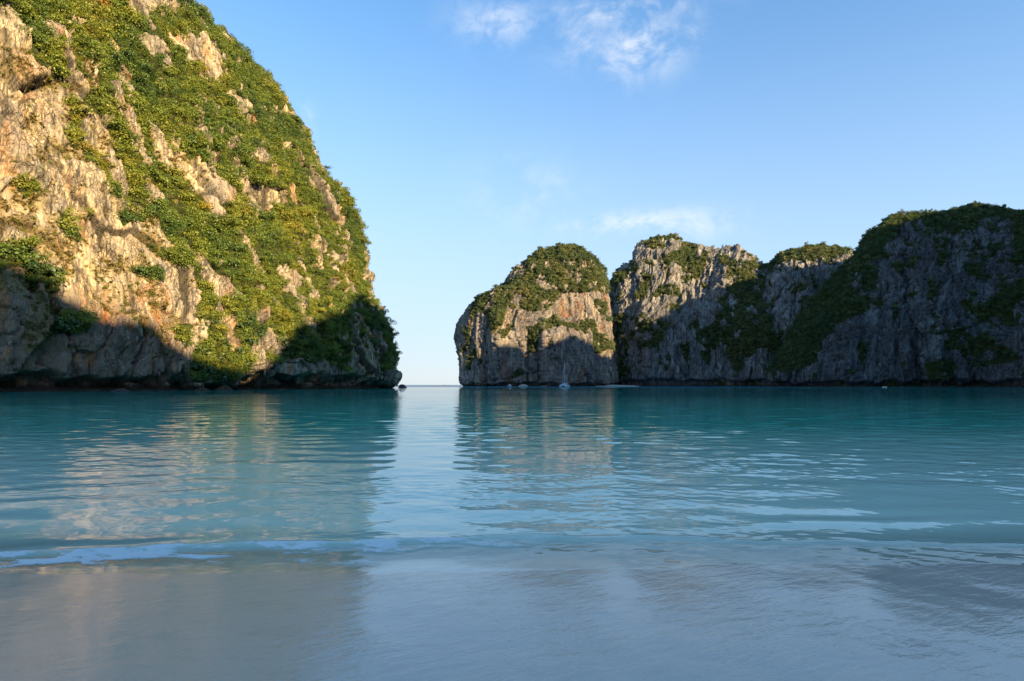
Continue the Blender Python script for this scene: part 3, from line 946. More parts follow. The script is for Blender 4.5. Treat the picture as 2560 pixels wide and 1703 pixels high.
rp = t.noise(t.scaled(rot.outputs[0], (4.5, 12.0, 1.0)), 1.0, 4.0, 0.55, 0.6)
rp2 = t.noise(pos, 45.0, 3.0, 0.6)
b = t.new('ShaderNodeBump')
b.inputs['Strength'].default_value = 0.6
b.inputs['Distance'].default_value = 0.0085
calm_ = t.math('ADD', t.math('MULTIPLY', t.step(t.noise(pos, 0.8, 3.0, 0.55), 0.40, 0.60), 0.6), 0.4)
rp3 = t.noise(t.scaled(rot.outputs[0], (17.0, 34.0, 1.0)), 1.0, 3.0, 0.6, 0.4)
t.l.new(t.math('ADD', t.math('MULTIPLY', t.math('ADD', rp, t.math('MULTIPLY', rp3, 0.34)), calm_), t.math('MULTIPLY', rp2, 0.05)), b.inputs['Height'])
t.l.new(b.outputs[0], p.inputs['Coat Normal'])
b2 = t.new('ShaderNodeBump')
b2.inputs['Strength'].default_value = 0.4
b2.inputs['Distance'].default_value = 0.004
t.l.new(rp2, b2.inputs['Height'])
t.l.new(b2.outputs[0], p.inputs['Normal'])
t.l.new(p.outputs[0], out.inputs[0])
M['sand'] = m
o = mesh_np('beach', np.stack([X, Yg, Z], -1).reshape(-1, 3), grid_faces(*X.shape)[:, ::-1], M['sand'])
tag(o, 'wet pale grey sand in front, mirroring the sky under a thin film of water', 'beach', None, 'structure')

# sea surface: displaced by many wavelets where the mesh is fine enough, bump beyond
vr = np.concatenate([np.arange(1462, 972, -0.85)])
ys = CAMH * F / (vr - VH)
ys = np.concatenate([ys, np.geomspace(ys[-1] * 1.03, 90000, 70)])
xk = np.concatenate([-np.geomspace(30, 1.32, 14), np.linspace(-1.28, 1.28, 620), np.geomspace(1.32, 30, 14)])
X = xk[None, :] * ys[:, None]
Yg = np.repeat(ys[:, None], len(xk), 1)
dy = np.gradient(ys)[:, None]
dx = ys[:, None] * 2.56 / 620
Z = np.zeros_like(X)
wr = np.random.default_rng(5)
calm = np.clip(0.70 + 0.7 * fbm(X / 5, Yg / 3, X * 0, 4), 0.12, 1.6)
for k in range(130):
    lam = 0.085 * (1.1 / 0.085) ** wr.random()
    th = wr.normal(0, 0.68) + 0.08
    kx, ky = math.sin(th) * 2 * math.pi / lam, math.cos(th) * 2 * math.pi / lam
    slope = 0.0108 * (0.75 + 0.6 * wr.random()) * (1.45 if lam < 0.35 else 0.8)
    amp = slope * lam / (2 * math.pi)
    lod = sstep(lam / (1.6 * np.maximum(dy / max(abs(math.cos(th)), .2), dx * abs(math.sin(th)))), 1.0, 2.2)
    ph = kx * X + ky * Yg + wr.random() * 6.28 + 1.3 * vnoise(X / (3 * lam), Yg / (3 * lam), X * 0 + k)
    Z += amp * lod * np.sin(ph) * (calm if lam < 1.0 else 1.0)
for k in range(46):
    lam = 1.1 * (9.0 / 1.1) ** wr.random()
    th = wr.normal(0, 0.75) + 0.05
    kx, ky = math.sin(th) * 2 * math.pi / lam, math.cos(th) * 2 * math.pi / lam
    lod = sstep(lam / (1.6 * np.maximum(dy / max(abs(math.cos(th)), .2), dx * abs(math.sin(th)))), 1.0, 2.2) * sstep(Yg, 4.5 * lam, 14 * lam)
    ph = kx * X + ky * Yg + wr.random() * 6.28 + 1.3 * vnoise(X / (3 * lam), Yg / (3 * lam), X * 0 + 200 + k)
    Z += 0.0085 * lam / (2 * math.pi) * lod * np.sin(ph)
shore = sstep(Yg, 5.2, 8.0)
Z *= 0.35 + 0.65 * shore
# long low swells rolling in
sw = 0.25 * fbm(X / 4, Yg * 0, X * 0 + 9, 3) + 0.2 * fbm(X / 1.6, Yg * 0, X * 0 + 12, 2)
for (y0, amp, wd, tl) in [(7.0, 0.012, 0.22, 0.02), (7.9, 0.014, 0.28, -0.02), (9.3, 0.012, 0.4, 0.03), (11.5, 0.014, 0.6, -0.03)]:
    q = (Yg - (y0 + sw * y0 / 7 + tl * X)) / wd
    Z += amp * np.exp(-q * q) * (0.75 + 0.6 * fbm(X / 2.5, X * 0 + y0, X * 0, 2))
# the little breaker
yc = np.interp(X, [-6, -5.1, -2.0, 0, 2.5, 5.5, 7], [5.62, 5.66, 6.05, 6.30, 6.25, 5.95, 5.8]) + 0.10 * fbm(X / 0.9, X * 0, X * 0 + 1, 4)
hb = np.interp(X, [-8, -4, -1.5, -0.3, 1.0, 3.0, 6], [0.050, 0.045, 0.036, 0.026, 0.018, 0.015, 0.018])
q = Yg - yc
Z += hb * np.where(q > 0, np.exp(-(q / 0.42) ** 2), np.exp(-(q / 0.13) ** 2))
tear = fbm(X / 0.35, Yg / 0.14, X * 0 + 2, 5, 0.65)
edge = 0.32 + 0.16 * fbm(X / 0.6, X * 0, X * 0 + 8, 4, 0.6)
foam = sstep(q, -edge - 0.08, -edge + 0.06) * (1 - sstep(q, -0.05, 0.06)) * np.interp(X, [-6, -3, -1.2, -0.2, 0.6, 3.5, 4.6, 6], [1.0, 0.95, 0.8, 0.6, 0.26, 0.14, 0.3, 0.4])
foam = foam * (0.28 + 0.72 * sstep(tear, -0.25, 0.30))
lace = sstep(fbm(X / 0.5, Yg / 0.2, X * 0 + 20, 4, 0.7), 0.28, 0.6) * np.exp(-((Yg - 5.45) / 0.14) ** 2) * 0.55
line = 0.5 * np.exp(-((q + 0.01) / 0.035) ** 2) * sstep(fbm(X / 0.5, X * 0, X * 0 + 31, 4, 0.6), -0.45, 0.15)
foam = np.clip(np.maximum(np.maximum(foam, lace), line), 0, 1)
Z += foam * 0.012 * (1 + tear) + 0.004
depth = np.maximum(Z - sand_z(X, Yg), 0)

m, t, out = new_mat('sea_water')
g = t.new('ShaderNodeNewGeometry')
pos = g.outputs['Position']
dep = t.new('ShaderNodeAttribute', attribute_name='depth').outputs['Fac']
fo = t.new('ShaderNodeAttribute', attribute_name='foam').outputs['Fac']
lp = t.noise(t.scaled(pos, (0.010, 0.022, 0.0)), 1.0, 4.0, 0.55, 0.4)
body = t.mix(t.step(dep, 0.12, 1.6), (0.74, 0.86, 0.66), (0.10, 0.63, 0.44))
body = t.mix(t.step(dep, 2.0, 7.5), body, (0.005, 0.38, 0.31))
body = t.mix(t.math('MULTIPLY', t.step(lp, 0.42, 0.62), t.step(dep, 3.0, 7.0)), body, (0.008, 0.46, 0.36))
spd = t.new('ShaderNodeSeparateXYZ')
t.l.new(pos, spd.inputs[0])
body = t.mix(t.step(spd.outputs[1], 330.0, 520.0), body, (0.020, 0.17, 0.27))
dif = t.new('ShaderNodeBsdfDiffuse')
t.l.new(body, dif.inputs[0])
tra = t.new('ShaderNodeBsdfTransparent')
tint = t.mix(t.step(dep, 0.0, 0.9), (0.97, 0.99, 0.985), (0.55, 0.86, 0.85))
t.l.new(tint, tra.inputs[0])
mb = t.new('ShaderNodeMixShader')
t.l.new(t.step(dep, -0.03, 0.15), mb.inputs[0])
t.l.new(tra.outputs[0], mb.inputs[1])
t.l.new(dif.outputs[0], mb.inputs[2])
# ripples
r1 = t.noise(t.scaled(pos, (2.0, 3.2, 0)), 1.0, 5.0, 0.55, 0.4)
r2 = t.noise(t.scaled(pos, (0.35, 1.0, 0)), 1.0, 5.0, 0.6, 0.3)
bp = t.new('ShaderNodeBump')
bp.inputs['Strength'].default_value = 1.0
bp.inputs['Distance'].default_value = 0.016
sp_ = t.new('ShaderNodeSeparateXYZ')
t.l.new(pos, sp_.inputs[0])
kk_ = t.math('ADD', t.math('MULTIPLY', t.step(sp_.outputs[1], 18.0, 70.0), 0.9), 0.12)
kk_ = t.math('ADD', kk_, t.math('MULTIPLY', t.step(sp_.outputs[1], 330.0, 480.0), 3.0))
r3 = t.noise(t.scaled(pos, (0.10, 0.22, 0)), 1.0, 4.0, 0.6, 0.3)
wind = t.step(t.noise(t.scaled(pos, (0.006, 0.022, 0)), 1.0, 4.0, 0.6, 0.5), 0.35, 0.65)
kk_ = t.math('MULTIPLY', kk_, t.math('ADD', t.math('MULTIPLY', wind, 0.9), 0.45))
hh_ = t.math('ADD', t.math('ADD', t.math('MULTIPLY', r1, 0.6), t.math('MULTIPLY', r2, 2.2)), t.math('MULTIPLY', r3, t.math('MULTIPLY', t.step(sp_.outputs[1], 60.0, 150.0), 9.0)))
t.l.new(t.math('MULTIPLY', hh_, kk_), bp.inputs['Height'])
far_bp = bp
bf = t.new('ShaderNodeNewGeometry')
fr = t.new('ShaderNodeFresnel')
fr.inputs['IOR'].default_value = 1.333
t.l.new(bp.outputs[0], fr.inputs['Normal'])
glo = t.new('ShaderNodeBsdfGlossy')
glo.inputs['Roughness'].default_value = 0.012
t.l.new(bp.outputs[0], glo.inputs['Normal'])
ms = t.new('ShaderNodeMixShader')
t.l.new(t.math('MULTIPLY', fr.outputs[0], t.math('SUBTRACT', 1.0, t.math('ADD', t.math('MULTIPLY', bf.outputs['Backfacing'], 1.0), t.math('MULTIPLY', t.step(spd.outputs[1], 340.0, 700.0), 0.45)))), ms.inputs[0])
t.l.new(mb.outputs[0], ms.inputs[1])
t.l.new(glo.outputs[0], ms.inputs[2])
fd = t.new('ShaderNodeBsdfDiffuse')
fd.inputs[0].default_value = (0.90, 0.87, 0.83, 1)
ff = t.noise(t.scaled(pos, (9, 22, 9)), 1.0, 6.0, 0.75, 0.9)
mf = t.new('ShaderNodeMixShader')
fk = t.step(t.math('ADD', t.math('MULTIPLY', fo, 1.0), t.math('MULTIPLY', t.math('SUBTRACT', ff, 0.5), 1.3)), 0.28, 0.85)
t.l.new(t.math('MULTIPLY', t.math('MULTIPLY', fk, t.step(fo, 0.02, 0.3)), 0.85), mf.inputs[0])
t.l.new(ms.outputs[0], mf.inputs[1])
t.l.new(fd.outputs[0], mf.inputs[2])
t.l.new(mf.outputs[0], out.inputs[0])
M['sea'] = m
o = mesh_np('sea', np.stack([X, Yg, Z], -1).reshape(-1, 3), grid_faces(*X.shape)[:, ::-1], M['sea'], attrs={'depth': depth, 'foam': foam})
tag(o, 'calm turquoise sea filling the bay, rippled and mirroring the cliffs', 'sea', None, 'structure')


# ------------------------------------------------------------------ plants
def leaf_blob(seed, n=90, blobs=5, leaf=0.30, flat=0.8, drop=0.25):
    """crown of leaf-clump quads spread over several overlapping lobes, radius about 1, root at z = -0.3"""
    r = np.random.default_rng(seed)
    V, Fc = [], []
    cs = []
    for b in range(blobs):
        a = r.random() * 6.28
        d = 0.0 if b == 0 else 0.35 + 0.35 * r.random()
        cs.append((math.cos(a) * d, math.sin(a) * d, 0.15 + 0.45 * r.random() * flat, 0.42 + 0.25 * r.random()))
    for k in range(n):
        cx, cy, cz, cr = cs[k % blobs]
        d = r.normal(size=3)
        d /= np.linalg.norm(d)
        d[2] = abs(d[2]) * (1 if r.random() > drop else -0.7)
        c = np.array([cx, cy, cz]) + d * cr * (0.65 + 0.45 * r.random()) * np.array([1, 1, flat])
        nrm = d + r.normal(size=3) * 0.55 + np.array([0, 0, 0.35])
        nrm /= np.linalg.norm(nrm)
        t1 = np.cross(nrm, r.normal(size=3))
        t1 /= np.linalg.norm(t1)
        t2 = np.cross(nrm, t1)
        sz = leaf * (0.6 + 0.8 * r.random())
        i = len(V)
        V += [c - t1 * sz * 0.5, c + t2 * sz * 0.32 + nrm * 0.06 * sz, c + t1 * sz * 0.5, c - t2 * sz * 0.32]
        Fc.append((i, i + 1, i + 2, i + 3))
    return np.array(V), np.array(Fc)


def tuft_mesh(seed, n=16):
    r = np.random.default_rng(seed)
    V, Fc = [], []
    for k in range(n):
        a = r.random() * 6.28
        out_ = np.array([math.cos(a), math.sin(a), 0])
        side = np.array([-out_[1], out_[0], 0]) * 0.09
        b = out_ * 0.1
        mid_ = out_ * (0.35 + 0.2 * r.random()) + np.array([0, 0, 0.55 + 0.3 * r.random()])
        tip = out_ * (0.8 + 0.4 * r.random()) + np.array([0, 0, 0.35 + 0.4 * r.random()])
        i = len(V)
        V += [b - side, b + side, mid_ + side, mid_ - side, tip + side * 0.2, tip - side * 0.2]
        Fc += [(i, i + 1, i + 2, i + 3), (i + 3, i + 2, i + 4, i + 5)]
    return np.array(V), np.array(Fc)


def mesh_data(name, V, Fc, mat):
    o = mesh_np(name, V, Fc, mat, smooth=False)
    me = o.data
    bpy.data.objects.remove(o)
    return me


CROWNS = [mesh_data('shrub', *leaf_blob(100 + k, n, b, lf, fl), M['leaf']) for k, (n, b, lf, fl) in enumerate([(320, 6, 0.17, 0.8), (270, 4, 0.20, 0.65), (340, 8, 0.16, 0.9), (300, 5, 0.18, 1.2)])]
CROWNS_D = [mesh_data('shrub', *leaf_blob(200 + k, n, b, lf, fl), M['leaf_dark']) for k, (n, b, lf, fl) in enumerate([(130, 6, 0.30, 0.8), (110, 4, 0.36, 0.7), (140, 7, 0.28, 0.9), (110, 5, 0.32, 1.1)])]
CROWNS_M = [mesh_data('shrub', *leaf_blob(250 + k, n, b, lf, fl), M['leaf_mute']) for k, (n, b, lf, fl) in enumerate([(120, 6, 0.32, 0.8), (110, 4, 0.36, 0.7), (130, 7, 0.30, 0.9), (110, 5, 0.32, 1.0)])]
CROWN_Y = mesh_data('shrub', *leaf_blob(301, 120, 5, 0.28, 0.8), M['leaf_yellow'])
CROWN_O = mesh_data('shrub', *leaf_blob(302, 110, 5, 0.28, 0.8), M['leaf_orange'])
TUFT = mesh_data('grass_tuft', *tuft_mesh(5), M['grass'])


def sample(c, n, weight, seed):
    r = np.random.default_rng(seed)
    w_ = c['area'] * weight
    cs = np.cumsum(w_)
    idx = np.searchsorted(cs, r.random(n) * cs[-1])
    return np.clip(idx, 0, len(w_) - 1), r


def spot(c, u, v):
    """front-most surface point of a cliff seen at a place of the picture"""
    d2 = (c['u'] - u) ** 2 + (c['v'] - v) ** 2
    y = np.where(d2 < 36, c['P'][:, 1], 1e9)
    i = int(np.argmin(y))
    if y[i] > 1e8:
        i = int(np.argmin(d2))
    return c['P'][i], c['N'][i]


def gn_scatter(name, pts, scale, rot, kind, sources, label, cat):
    me = bpy.data.meshes.new(name)
    me.vertices.add(len(pts))
    me.vertices.foreach_set('co', np.ascontiguousarray(pts, dtype=np.float32).ravel())
    a = me.attributes.new('sc', 'FLOAT_VECTOR', 'POINT')
    a.data.foreach_set('vector', np.ascontiguousarray(scale, dtype=np.float32).ravel())
    a = me.attributes.new('rt', 'FLOAT_VECTOR', 'POINT')
    a.data.foreach_set('vector', np.ascontiguousarray(rot, dtype=np.float32).ravel())
    a = me.attributes.new('kd', 'INT', 'POINT')
    a.data.foreach_set('value', np.ascontiguousarray(kind, dtype=np.int32))
    me.update()
    o = link(bpy.data.objects.new(name, me))
    gt = bpy.data.node_groups.new(name, 'GeometryNodeTree')
    gt.interface.new_socket('Geometry', in_out='INPUT', socket_type='NodeSocketGeometry')
    gt.interface.new_socket('Geometry', in_out='OUTPUT', socket_type='NodeSocketGeometry')
    N, L = gt.nodes, gt.links
    gi, go = N.new('NodeGroupInput'), N.new('NodeGroupOutput')
    jn = N.new('GeometryNodeJoinGeometry')

    def attr(nm, typ):
        x = N.new('GeometryNodeInputNamedAttribute')
        x.data_type = typ
        x.inputs['Name'].default_value = nm
        return x.outputs[0]
    s_, r_, k_ = attr('sc', 'FLOAT_VECTOR'), attr('rt', 'FLOAT_VECTOR'), attr('kd', 'INT')
    for i, src in enumerate(sources):
        oi = N.new('GeometryNodeObjectInfo')
        oi.transform_space = 'ORIGINAL'
        oi.inputs['Object'].default_value = src
        oi.inputs['As Instance'].default_value = False
        cmp_ = N.new('FunctionNodeCompare')
        cmp_.data_type = 'INT'
        cmp_.operation = 'EQUAL'
        ins = [q for q in cmp_.inputs if q.type == 'INT']
        L.new(k_, ins[0])
        ins[1].default_value = i
        io = N.new('GeometryNodeInstanceOnPoints')
        L.new(gi.outputs[0], io.inputs['Points'])
        L.new(cmp_.outputs[0], io.inputs['Selection'])
        L.new(oi.outputs['Geometry'], io.inputs['Instance'])
        L.new(r_, io.inputs['Rotation'])
        L.new(s_, io.inputs['Scale'])
        L.new(io.outputs[0], jn.inputs[0])
    L.new(jn.outputs[0], go.inputs[0])
    md = o.modifiers.new('scatter', 'NODES')
    md.node_group = gt
    return tag(o, label, cat, None, 'stuff')


def place(name, me, loc, rad, rz, label, cat, group=None, squash=1.0):
    o = bpy.data.objects.new(name, me)
    o.location = loc
    o.scale = (rad, rad, rad * squash)
    o.rotation_euler = (0, 0, rz)
    link(o)
    return tag(o, label, cat, group)


def plant_points(c, n, rlo, rhi, seed, facing=-0.25, shade=None):
    P_, N_ = c['P'], c['N']
    view = np.array([0, 0, CAMH]) - P_
    view /= np.linalg.norm(view, axis=1, keepdims=True)
    f = (N_ * view).sum(1)
    wgt = np.where(f > facing, 1.0, 0.05) * np.where(c['veg'] > 0.5, c['veg'], 0.0) * (c['P'][:, 2] > 2.0)
    wgt = wgt * ((c['u'] > -260) & (c['u'] < 2800) & (c['v'] > -220))
    idx, r = sample(c, n, wgt, seed)
    rad = rlo + (rhi - rlo) * r.random(n) ** 2.4
    Ns = c['Ns'][idx]
    pts = P_[idx] + Ns * (rad * 0.30)[:, None]
    pts[:, 2] -= rad * 0.25
    return idx, pts, rad, r, f


SHAPE = ['ragged', 'low spreading', 'dense round', 'tall']


def zone(u, v, k):
    sh = SHAPE[k]
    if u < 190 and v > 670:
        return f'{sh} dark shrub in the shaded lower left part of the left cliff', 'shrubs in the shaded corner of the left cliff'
    if u < 480 and v > 400:
        w_ = 'low' if v > 640 else 'high'
        c_ = 'left third' if u < 160 else ('middle' if u < 320 else 'right third')
        return f'{sh} shrub {w_} in the {c_} of the left cliff bare rock face', 'shrubs on the bare face of the left cliff'
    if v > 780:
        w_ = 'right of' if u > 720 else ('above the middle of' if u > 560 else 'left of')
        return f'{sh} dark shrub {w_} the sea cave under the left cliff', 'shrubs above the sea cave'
    if u < 300:
        w_ = 'top edge' if v < 150 else 'lower half'
        c_ = 'left' if u < 100 else ('middle' if u < 200 else 'right')
        return f'{sh} olive shrub at the {c_} of the {w_} of the top left thicket', 'shrubs in the top left thicket'
    if v < 480 and u > 520:
        w_ = 'upper' if v < 260 else 'lower'
        return f'{sh} green shrub on the {w_} right shoulder of the left cliff', 'shrubs on the shoulder of the left cliff'
    if v < 450:
        w_ = 'highest' if v < 220 else 'lower'
        c_ = 'left' if u < 400 else 'right'
        return f'{sh} shrub {c_} of centre among the {w_} bare rock bands of the left cliff', 'shrubs between the rock bands'
    w_ = 'left half' if u < 640 else ('right half' if u < 800 else 'right rim')
    c_ = 'top' if v < 560 else ('middle' if v < 680 else 'bottom')
    return f'{sh} sunlit shrub at the {c_} of the {w_} of the big overgrown slope', 'shrubs on the overgrown slope of the left cliff'


# --- left cliff
c = CLIFFS['left_cliff']
idx, pts, rad, r, f = plant_points(c, 22000, 0.6, 2.9, 21)
big = np.argsort(-(rad / pts[:, 1]) * ((c['u'][idx] > 5) & (c['u'][idx] < 985) & (c['v'][idx] > 5) & (f[idx] > 0.1)))
single, rest = big[:270], big[270:]
protos = []
for n_, k in enumerate(single):
    lab, grp = zone(c['u'][idx[k]], c['v'][idx[k]], n_ % 4)
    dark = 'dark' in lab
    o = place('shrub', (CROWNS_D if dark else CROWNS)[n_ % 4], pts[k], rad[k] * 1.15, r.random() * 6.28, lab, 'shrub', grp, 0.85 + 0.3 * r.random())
used = {}
for o in list(COL.objects):
    if o.name.startswith('shrub') and o.data not in used:
        used[o.data] = o
src_l = [used[m_] for m_ in CROWNS]
n_ = len(rest)
rot = np.stack([r.normal(0, 0.25, n_), r.normal(0, 0.25, n_), r.random(n_) * 6.28], -1)
sc_ = rad[rest][:, None] * np.stack([np.ones(n_), np.ones(n_), 0.75 + 0.4 * r.random(n_)], -1)
gn_scatter('shrubbery', pts[rest], sc_, rot, r.integers(0, 4, n_), src_l, 'dense green shrubbery covering the ledges and slopes of the sunlit left cliff', 'shrubbery')
# distinct plants
for (uu, vv, me, rr, lab) in [
        (522, 528, CROWN_Y, 2.6, 'bright yellow shrub just below the bare rock band of the left cliff'),
        (862, 727, CROWN_O, 1.7, 'small orange shrub near the right edge of the left cliff above the shade'),
        (845, 700, CROWN_O, 1.5, 'pale orange brown shrub up and left of the small orange shrub on the left cliff'),
        (255, 18, CROWN_O, 2.0, 'rusty orange shrub left of the topmost bare rock patch on the left cliff'),
        (565, 640, CROWN_Y, 2.0, 'yellow green shrub low in the big overgrown slope of the left cliff'),
        (757, 625, CROWN_Y, 1.6, 'yellow topped shrub on the right half of the left cliff'),
        (790, 790, CROWN_Y, 1.4, 'yellowish shrub on the light and shade line near the right end of the left cliff')]:
    p_, nn = spot(c, uu, vv)
    place('flowering_shrub' if me is CROWN_Y else 'orange_shrub', me, p_ + nn * rr * 0.5, rr, rr, lab, 'shrub')
for (uu, vv, rr, dk, lab) in [
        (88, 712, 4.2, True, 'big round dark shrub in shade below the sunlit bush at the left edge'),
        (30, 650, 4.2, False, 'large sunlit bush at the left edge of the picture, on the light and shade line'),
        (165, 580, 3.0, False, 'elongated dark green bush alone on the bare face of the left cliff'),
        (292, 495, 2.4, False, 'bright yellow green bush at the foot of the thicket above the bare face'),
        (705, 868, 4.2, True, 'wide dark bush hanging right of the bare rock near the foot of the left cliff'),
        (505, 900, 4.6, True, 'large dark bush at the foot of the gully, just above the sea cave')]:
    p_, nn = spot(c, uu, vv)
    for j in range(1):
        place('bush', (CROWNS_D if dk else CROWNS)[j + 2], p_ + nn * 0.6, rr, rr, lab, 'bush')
# dry grass tufts on the rock
w_ = np.where((c['veg'] < 0.5) & (c['u'] < 940) & (c['u'] > -100), c['dry'] ** 1.2, 0.02) * (c['v'] < 880) * (c['P'][:, 1] < 300) * (c['v'] > 120)
gi_, r = sample(c, 9000, w_, 33)
p0, n0 = spot(c, 255, 620)
tuft = place('grass_tuft', TUFT, p0, 0.9, 0.3, 'tuft of dry yellow grass in the middle of the bare face of the left cliff', 'grass tuft')
n_ = len(gi_)
rad = 0.35 + 0.75 * r.random(n_) ** 2
rot = np.stack([r.normal(0, 0.3, n_), r.normal(0, 0.3, n_), r.random(n_) * 6.28], -1)
gn_scatter('dry_grass', c['P'][gi_], rad[:, None] * np.ones((1, 3)), rot, np.zeros(n_, int), [tuft], 'dry yellow grass growing in the cracks of the bare tan rock face', 'grass')
# a few small shrubs in the rock
gi_, r = sample(c, 1300, np.where((c['veg'] < 0.5) & (c['P'][:, 2] > 7) & (c['u'] > -100) & (c['P'][:, 1] < 300), 0.05 + c['dry'], 0.0), 35)
n_ = len(gi_)
rad = 0.35 + 0.6 * r.random(n_) ** 2
rot = np.stack([r.normal(0, 0.3, n_), r.normal(0, 0.3, n_), r.random(n_) * 6.28], -1)
gn_scatter('small_shrubs', c['P'][gi_], rad[:, None] * np.ones((1, 3)), rot, r.integers(0, 4, n_), src_l, 'small low shrubs scattered in the cracks of the left cliff', 'shrubs')

# --- farther cliffs
for (nm, n, lo, hi, seed, lab) in [
        ('rock_island', 9500, 1.1, 3.3, 41, 'low forest covering the cap and shelves of the rock island'),
        ('far_hill', 10000, 1.1, 3.5, 42, 'forest and shrubs covering the gully and peaks of the far grey hill'),
        ('right_cliff', 11000, 1.0, 3.4, 43, 'dark forest covering the left slope and the ridge of the shaded right cliff')]:
    c = CLIFFS[nm]
    idx, pts, rad, r, f = plant_points(c, n, lo, hi, seed)
    rot = np.stack([r.normal(0, 0.15, n), r.normal(0, 0.15, n), r.random(n) * 6.28], -1)
    sc_ = rad[:, None] * np.stack([np.ones(n), np.ones(n), 0.85 + 0.5 * r.random(n)], -1)
    # the four largest plants of each hill stand as shrubs of their own, the rest are one forest
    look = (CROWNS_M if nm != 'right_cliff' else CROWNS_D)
    where = {'rock_island': ('crown of the rock island', [(1405, 640), (1300, 690), (1360, 800), (1440, 845)]),
             'far_hill': ('far grey hill', [(1660, 592), (1870, 760), (1980, 640), (1840, 850)]),
             'right_cliff': ('dark right cliff', [(2180, 610), (2120, 690), (2420, 545), (2330, 840)])}[nm]
    src = []
    for k_, (uu, vv) in enumerate(where[1]):
        p_, nn = spot(c, uu, vv)
        src.append(place('shrub', look[k_], p_ + nn * 0.8, hi * 0.95, k_ * 1.3, SHAPE[k_] + ' green shrub larger than its neighbours on the ' + where[0], 'shrub'))
    gn_scatter('forest', pts, sc_, rot, r.integers(0, 4, n), src, lab, 'forest')


def tube(bm, pts, radii, n=6):
    rings = []
    for k, (p_, r_) in enumerate(zip(pts, radii)):
        p_ = Vector(p_)
        d = (Vector(pts[min(k + 1, len(pts) - 1)]) - Vector(pts[max(k - 1, 0)])).normalized()
        q = d.to_track_quat('Z', 'Y')
        rings.append([bm.verts.new(p_ + q @ Vector((math.cos(6.2832 * i / n) * r_, math.sin(6.2832 * i / n) * r_, 0))) for i in range(n)])
    for a, b_ in zip(rings, rings[1:]):
        for i in range(n):
            bm.faces.new((a[i], a[(i + 1) % n], b_[(i + 1) % n], b_[i]))
    for rg in (rings[0], rings[-1]):
        try:
            bm.faces.new(rg)
        except ValueError:
            pass


def tree(loc, h, lean, seed, label, rad, mat, flat=0.4):
    root = link(bpy.data.objects.new('tree', None))
    root.location = loc
    root.empty_display_size = 0.2
    tag(root, label, 'tree')
    bm = bmesh.new()
    r_ = random.Random(seed)
    top = Vector((lean[0], lean[1], h))
    tube(bm, [(0, 0, -0.6), (lean[0] * 0.3, lean[1] * 0.3, h * 0.5), (lean[0], lean[1], h)], [0.22, 0.16, 0.09])
    for k in range(5):
        a = k * 1.26 + r_.random()
        e = top + Vector((math.cos(a) * rad * 0.7, math.sin(a) * rad * 0.7, 0.3 + 0.5 * r_.random()))
        s_ = Vector((lean[0], lean[1], 0)) * 0.6 + Vector((0, 0, h * (0.65 + 0.08 * k)))
        tube(bm, [s_, (s_ + e) / 2 + Vector((0, 0, 0.2)), e], [0.09, 0.06, 0.03], 5)
    obj_bm('trunk', bm, M['bark'], root, True)
    V, Fc = leaf_blob(seed, 150, 8, 0.22, flat, 0.15)
    V = V * rad + np.array([top.x, top.y, top.z])
    mesh_np('crown', V, Fc, mat, root, smooth=False)


c = CLIFFS['left_cliff']
p_, nn = spot(c, 812, 440)
tree(p_, 2.8, (2.6, 0.0), 61, 'small tree leaning out into the sky from the right edge of the left cliff', 2.3, M['leaf_dark'])
p_, nn = spot(c, 462, 22)
tree(p_, 4.0, (0.8, 0.0), 62, 'umbrella shaped tree on the skyline at the very top of the left cliff', 3.4, M['leaf_dark'], 0.35)
c = CLIFFS['right_cliff']
p_, nn = spot(c, 2256, 533)
tree(p_, 4.0, (0.4, 0), 63, 'pointed tree standing up from the left shoulder of the dark right cliff', 2.2, M['leaf_dark'], 1.2)
p_, nn = spot(c, 2320, 538)
tree(p_, 3.6, (-0.4, 0), 64, 'flat topped tree on the skyline of the dark right cliff, right of the pointed tree', 3.2, M['leaf_dark'], 0.3)


# ------------------------------------------------------------------ stalactites, boulders, small beach
def stalactite(parent, top, length, rad, seed):
    bm = bmesh.new()
    r_ = random.Random(seed)
    pts, rr = [], []
    for k in range(6):
        t_ = k / 5
        pts.append((top[0] + r_.uniform(-.12, .12) * rad, top[1] + r_.uniform(-.12, .12) * rad, top[2] + 0.8 - (length + 0.8) * t_))
        rr.append(max(0.04, rad * (1 - t_ * 0.75) * r_.uniform(0.75, 1.2)))
    tube(bm, pts, rr, 7)
    return obj_bm('stalactite', bm, M['rock_warm'], parent, True)


c = CLIFFS['left_cliff']
for k, (uu, vlo, ln, rd) in enumerate([(662, 936, 3.0, 0.9), (670, 932, 2.2, 0.7), (727, 934, 2.0, 0.5), (760, 936, 1.2, 0.35), (838, 934, 2.0, 0.4), (870, 936, 1.8, 0.4), (780, 935, 1.2, 0.4), (815, 933, 1.0, 0.35), (905, 938, 1.4, 0.4), (350, 935, 1.6, 0.5), (390, 938, 1.3, 0.4), (165, 932, 1.3, 0.5), (250, 940, 1.2, 0.4)]):
    p_, nn = spot(c, uu, vlo - 8)
    stalactite(c['obj'], p_ - nn * 0.8, ln, rd, k)


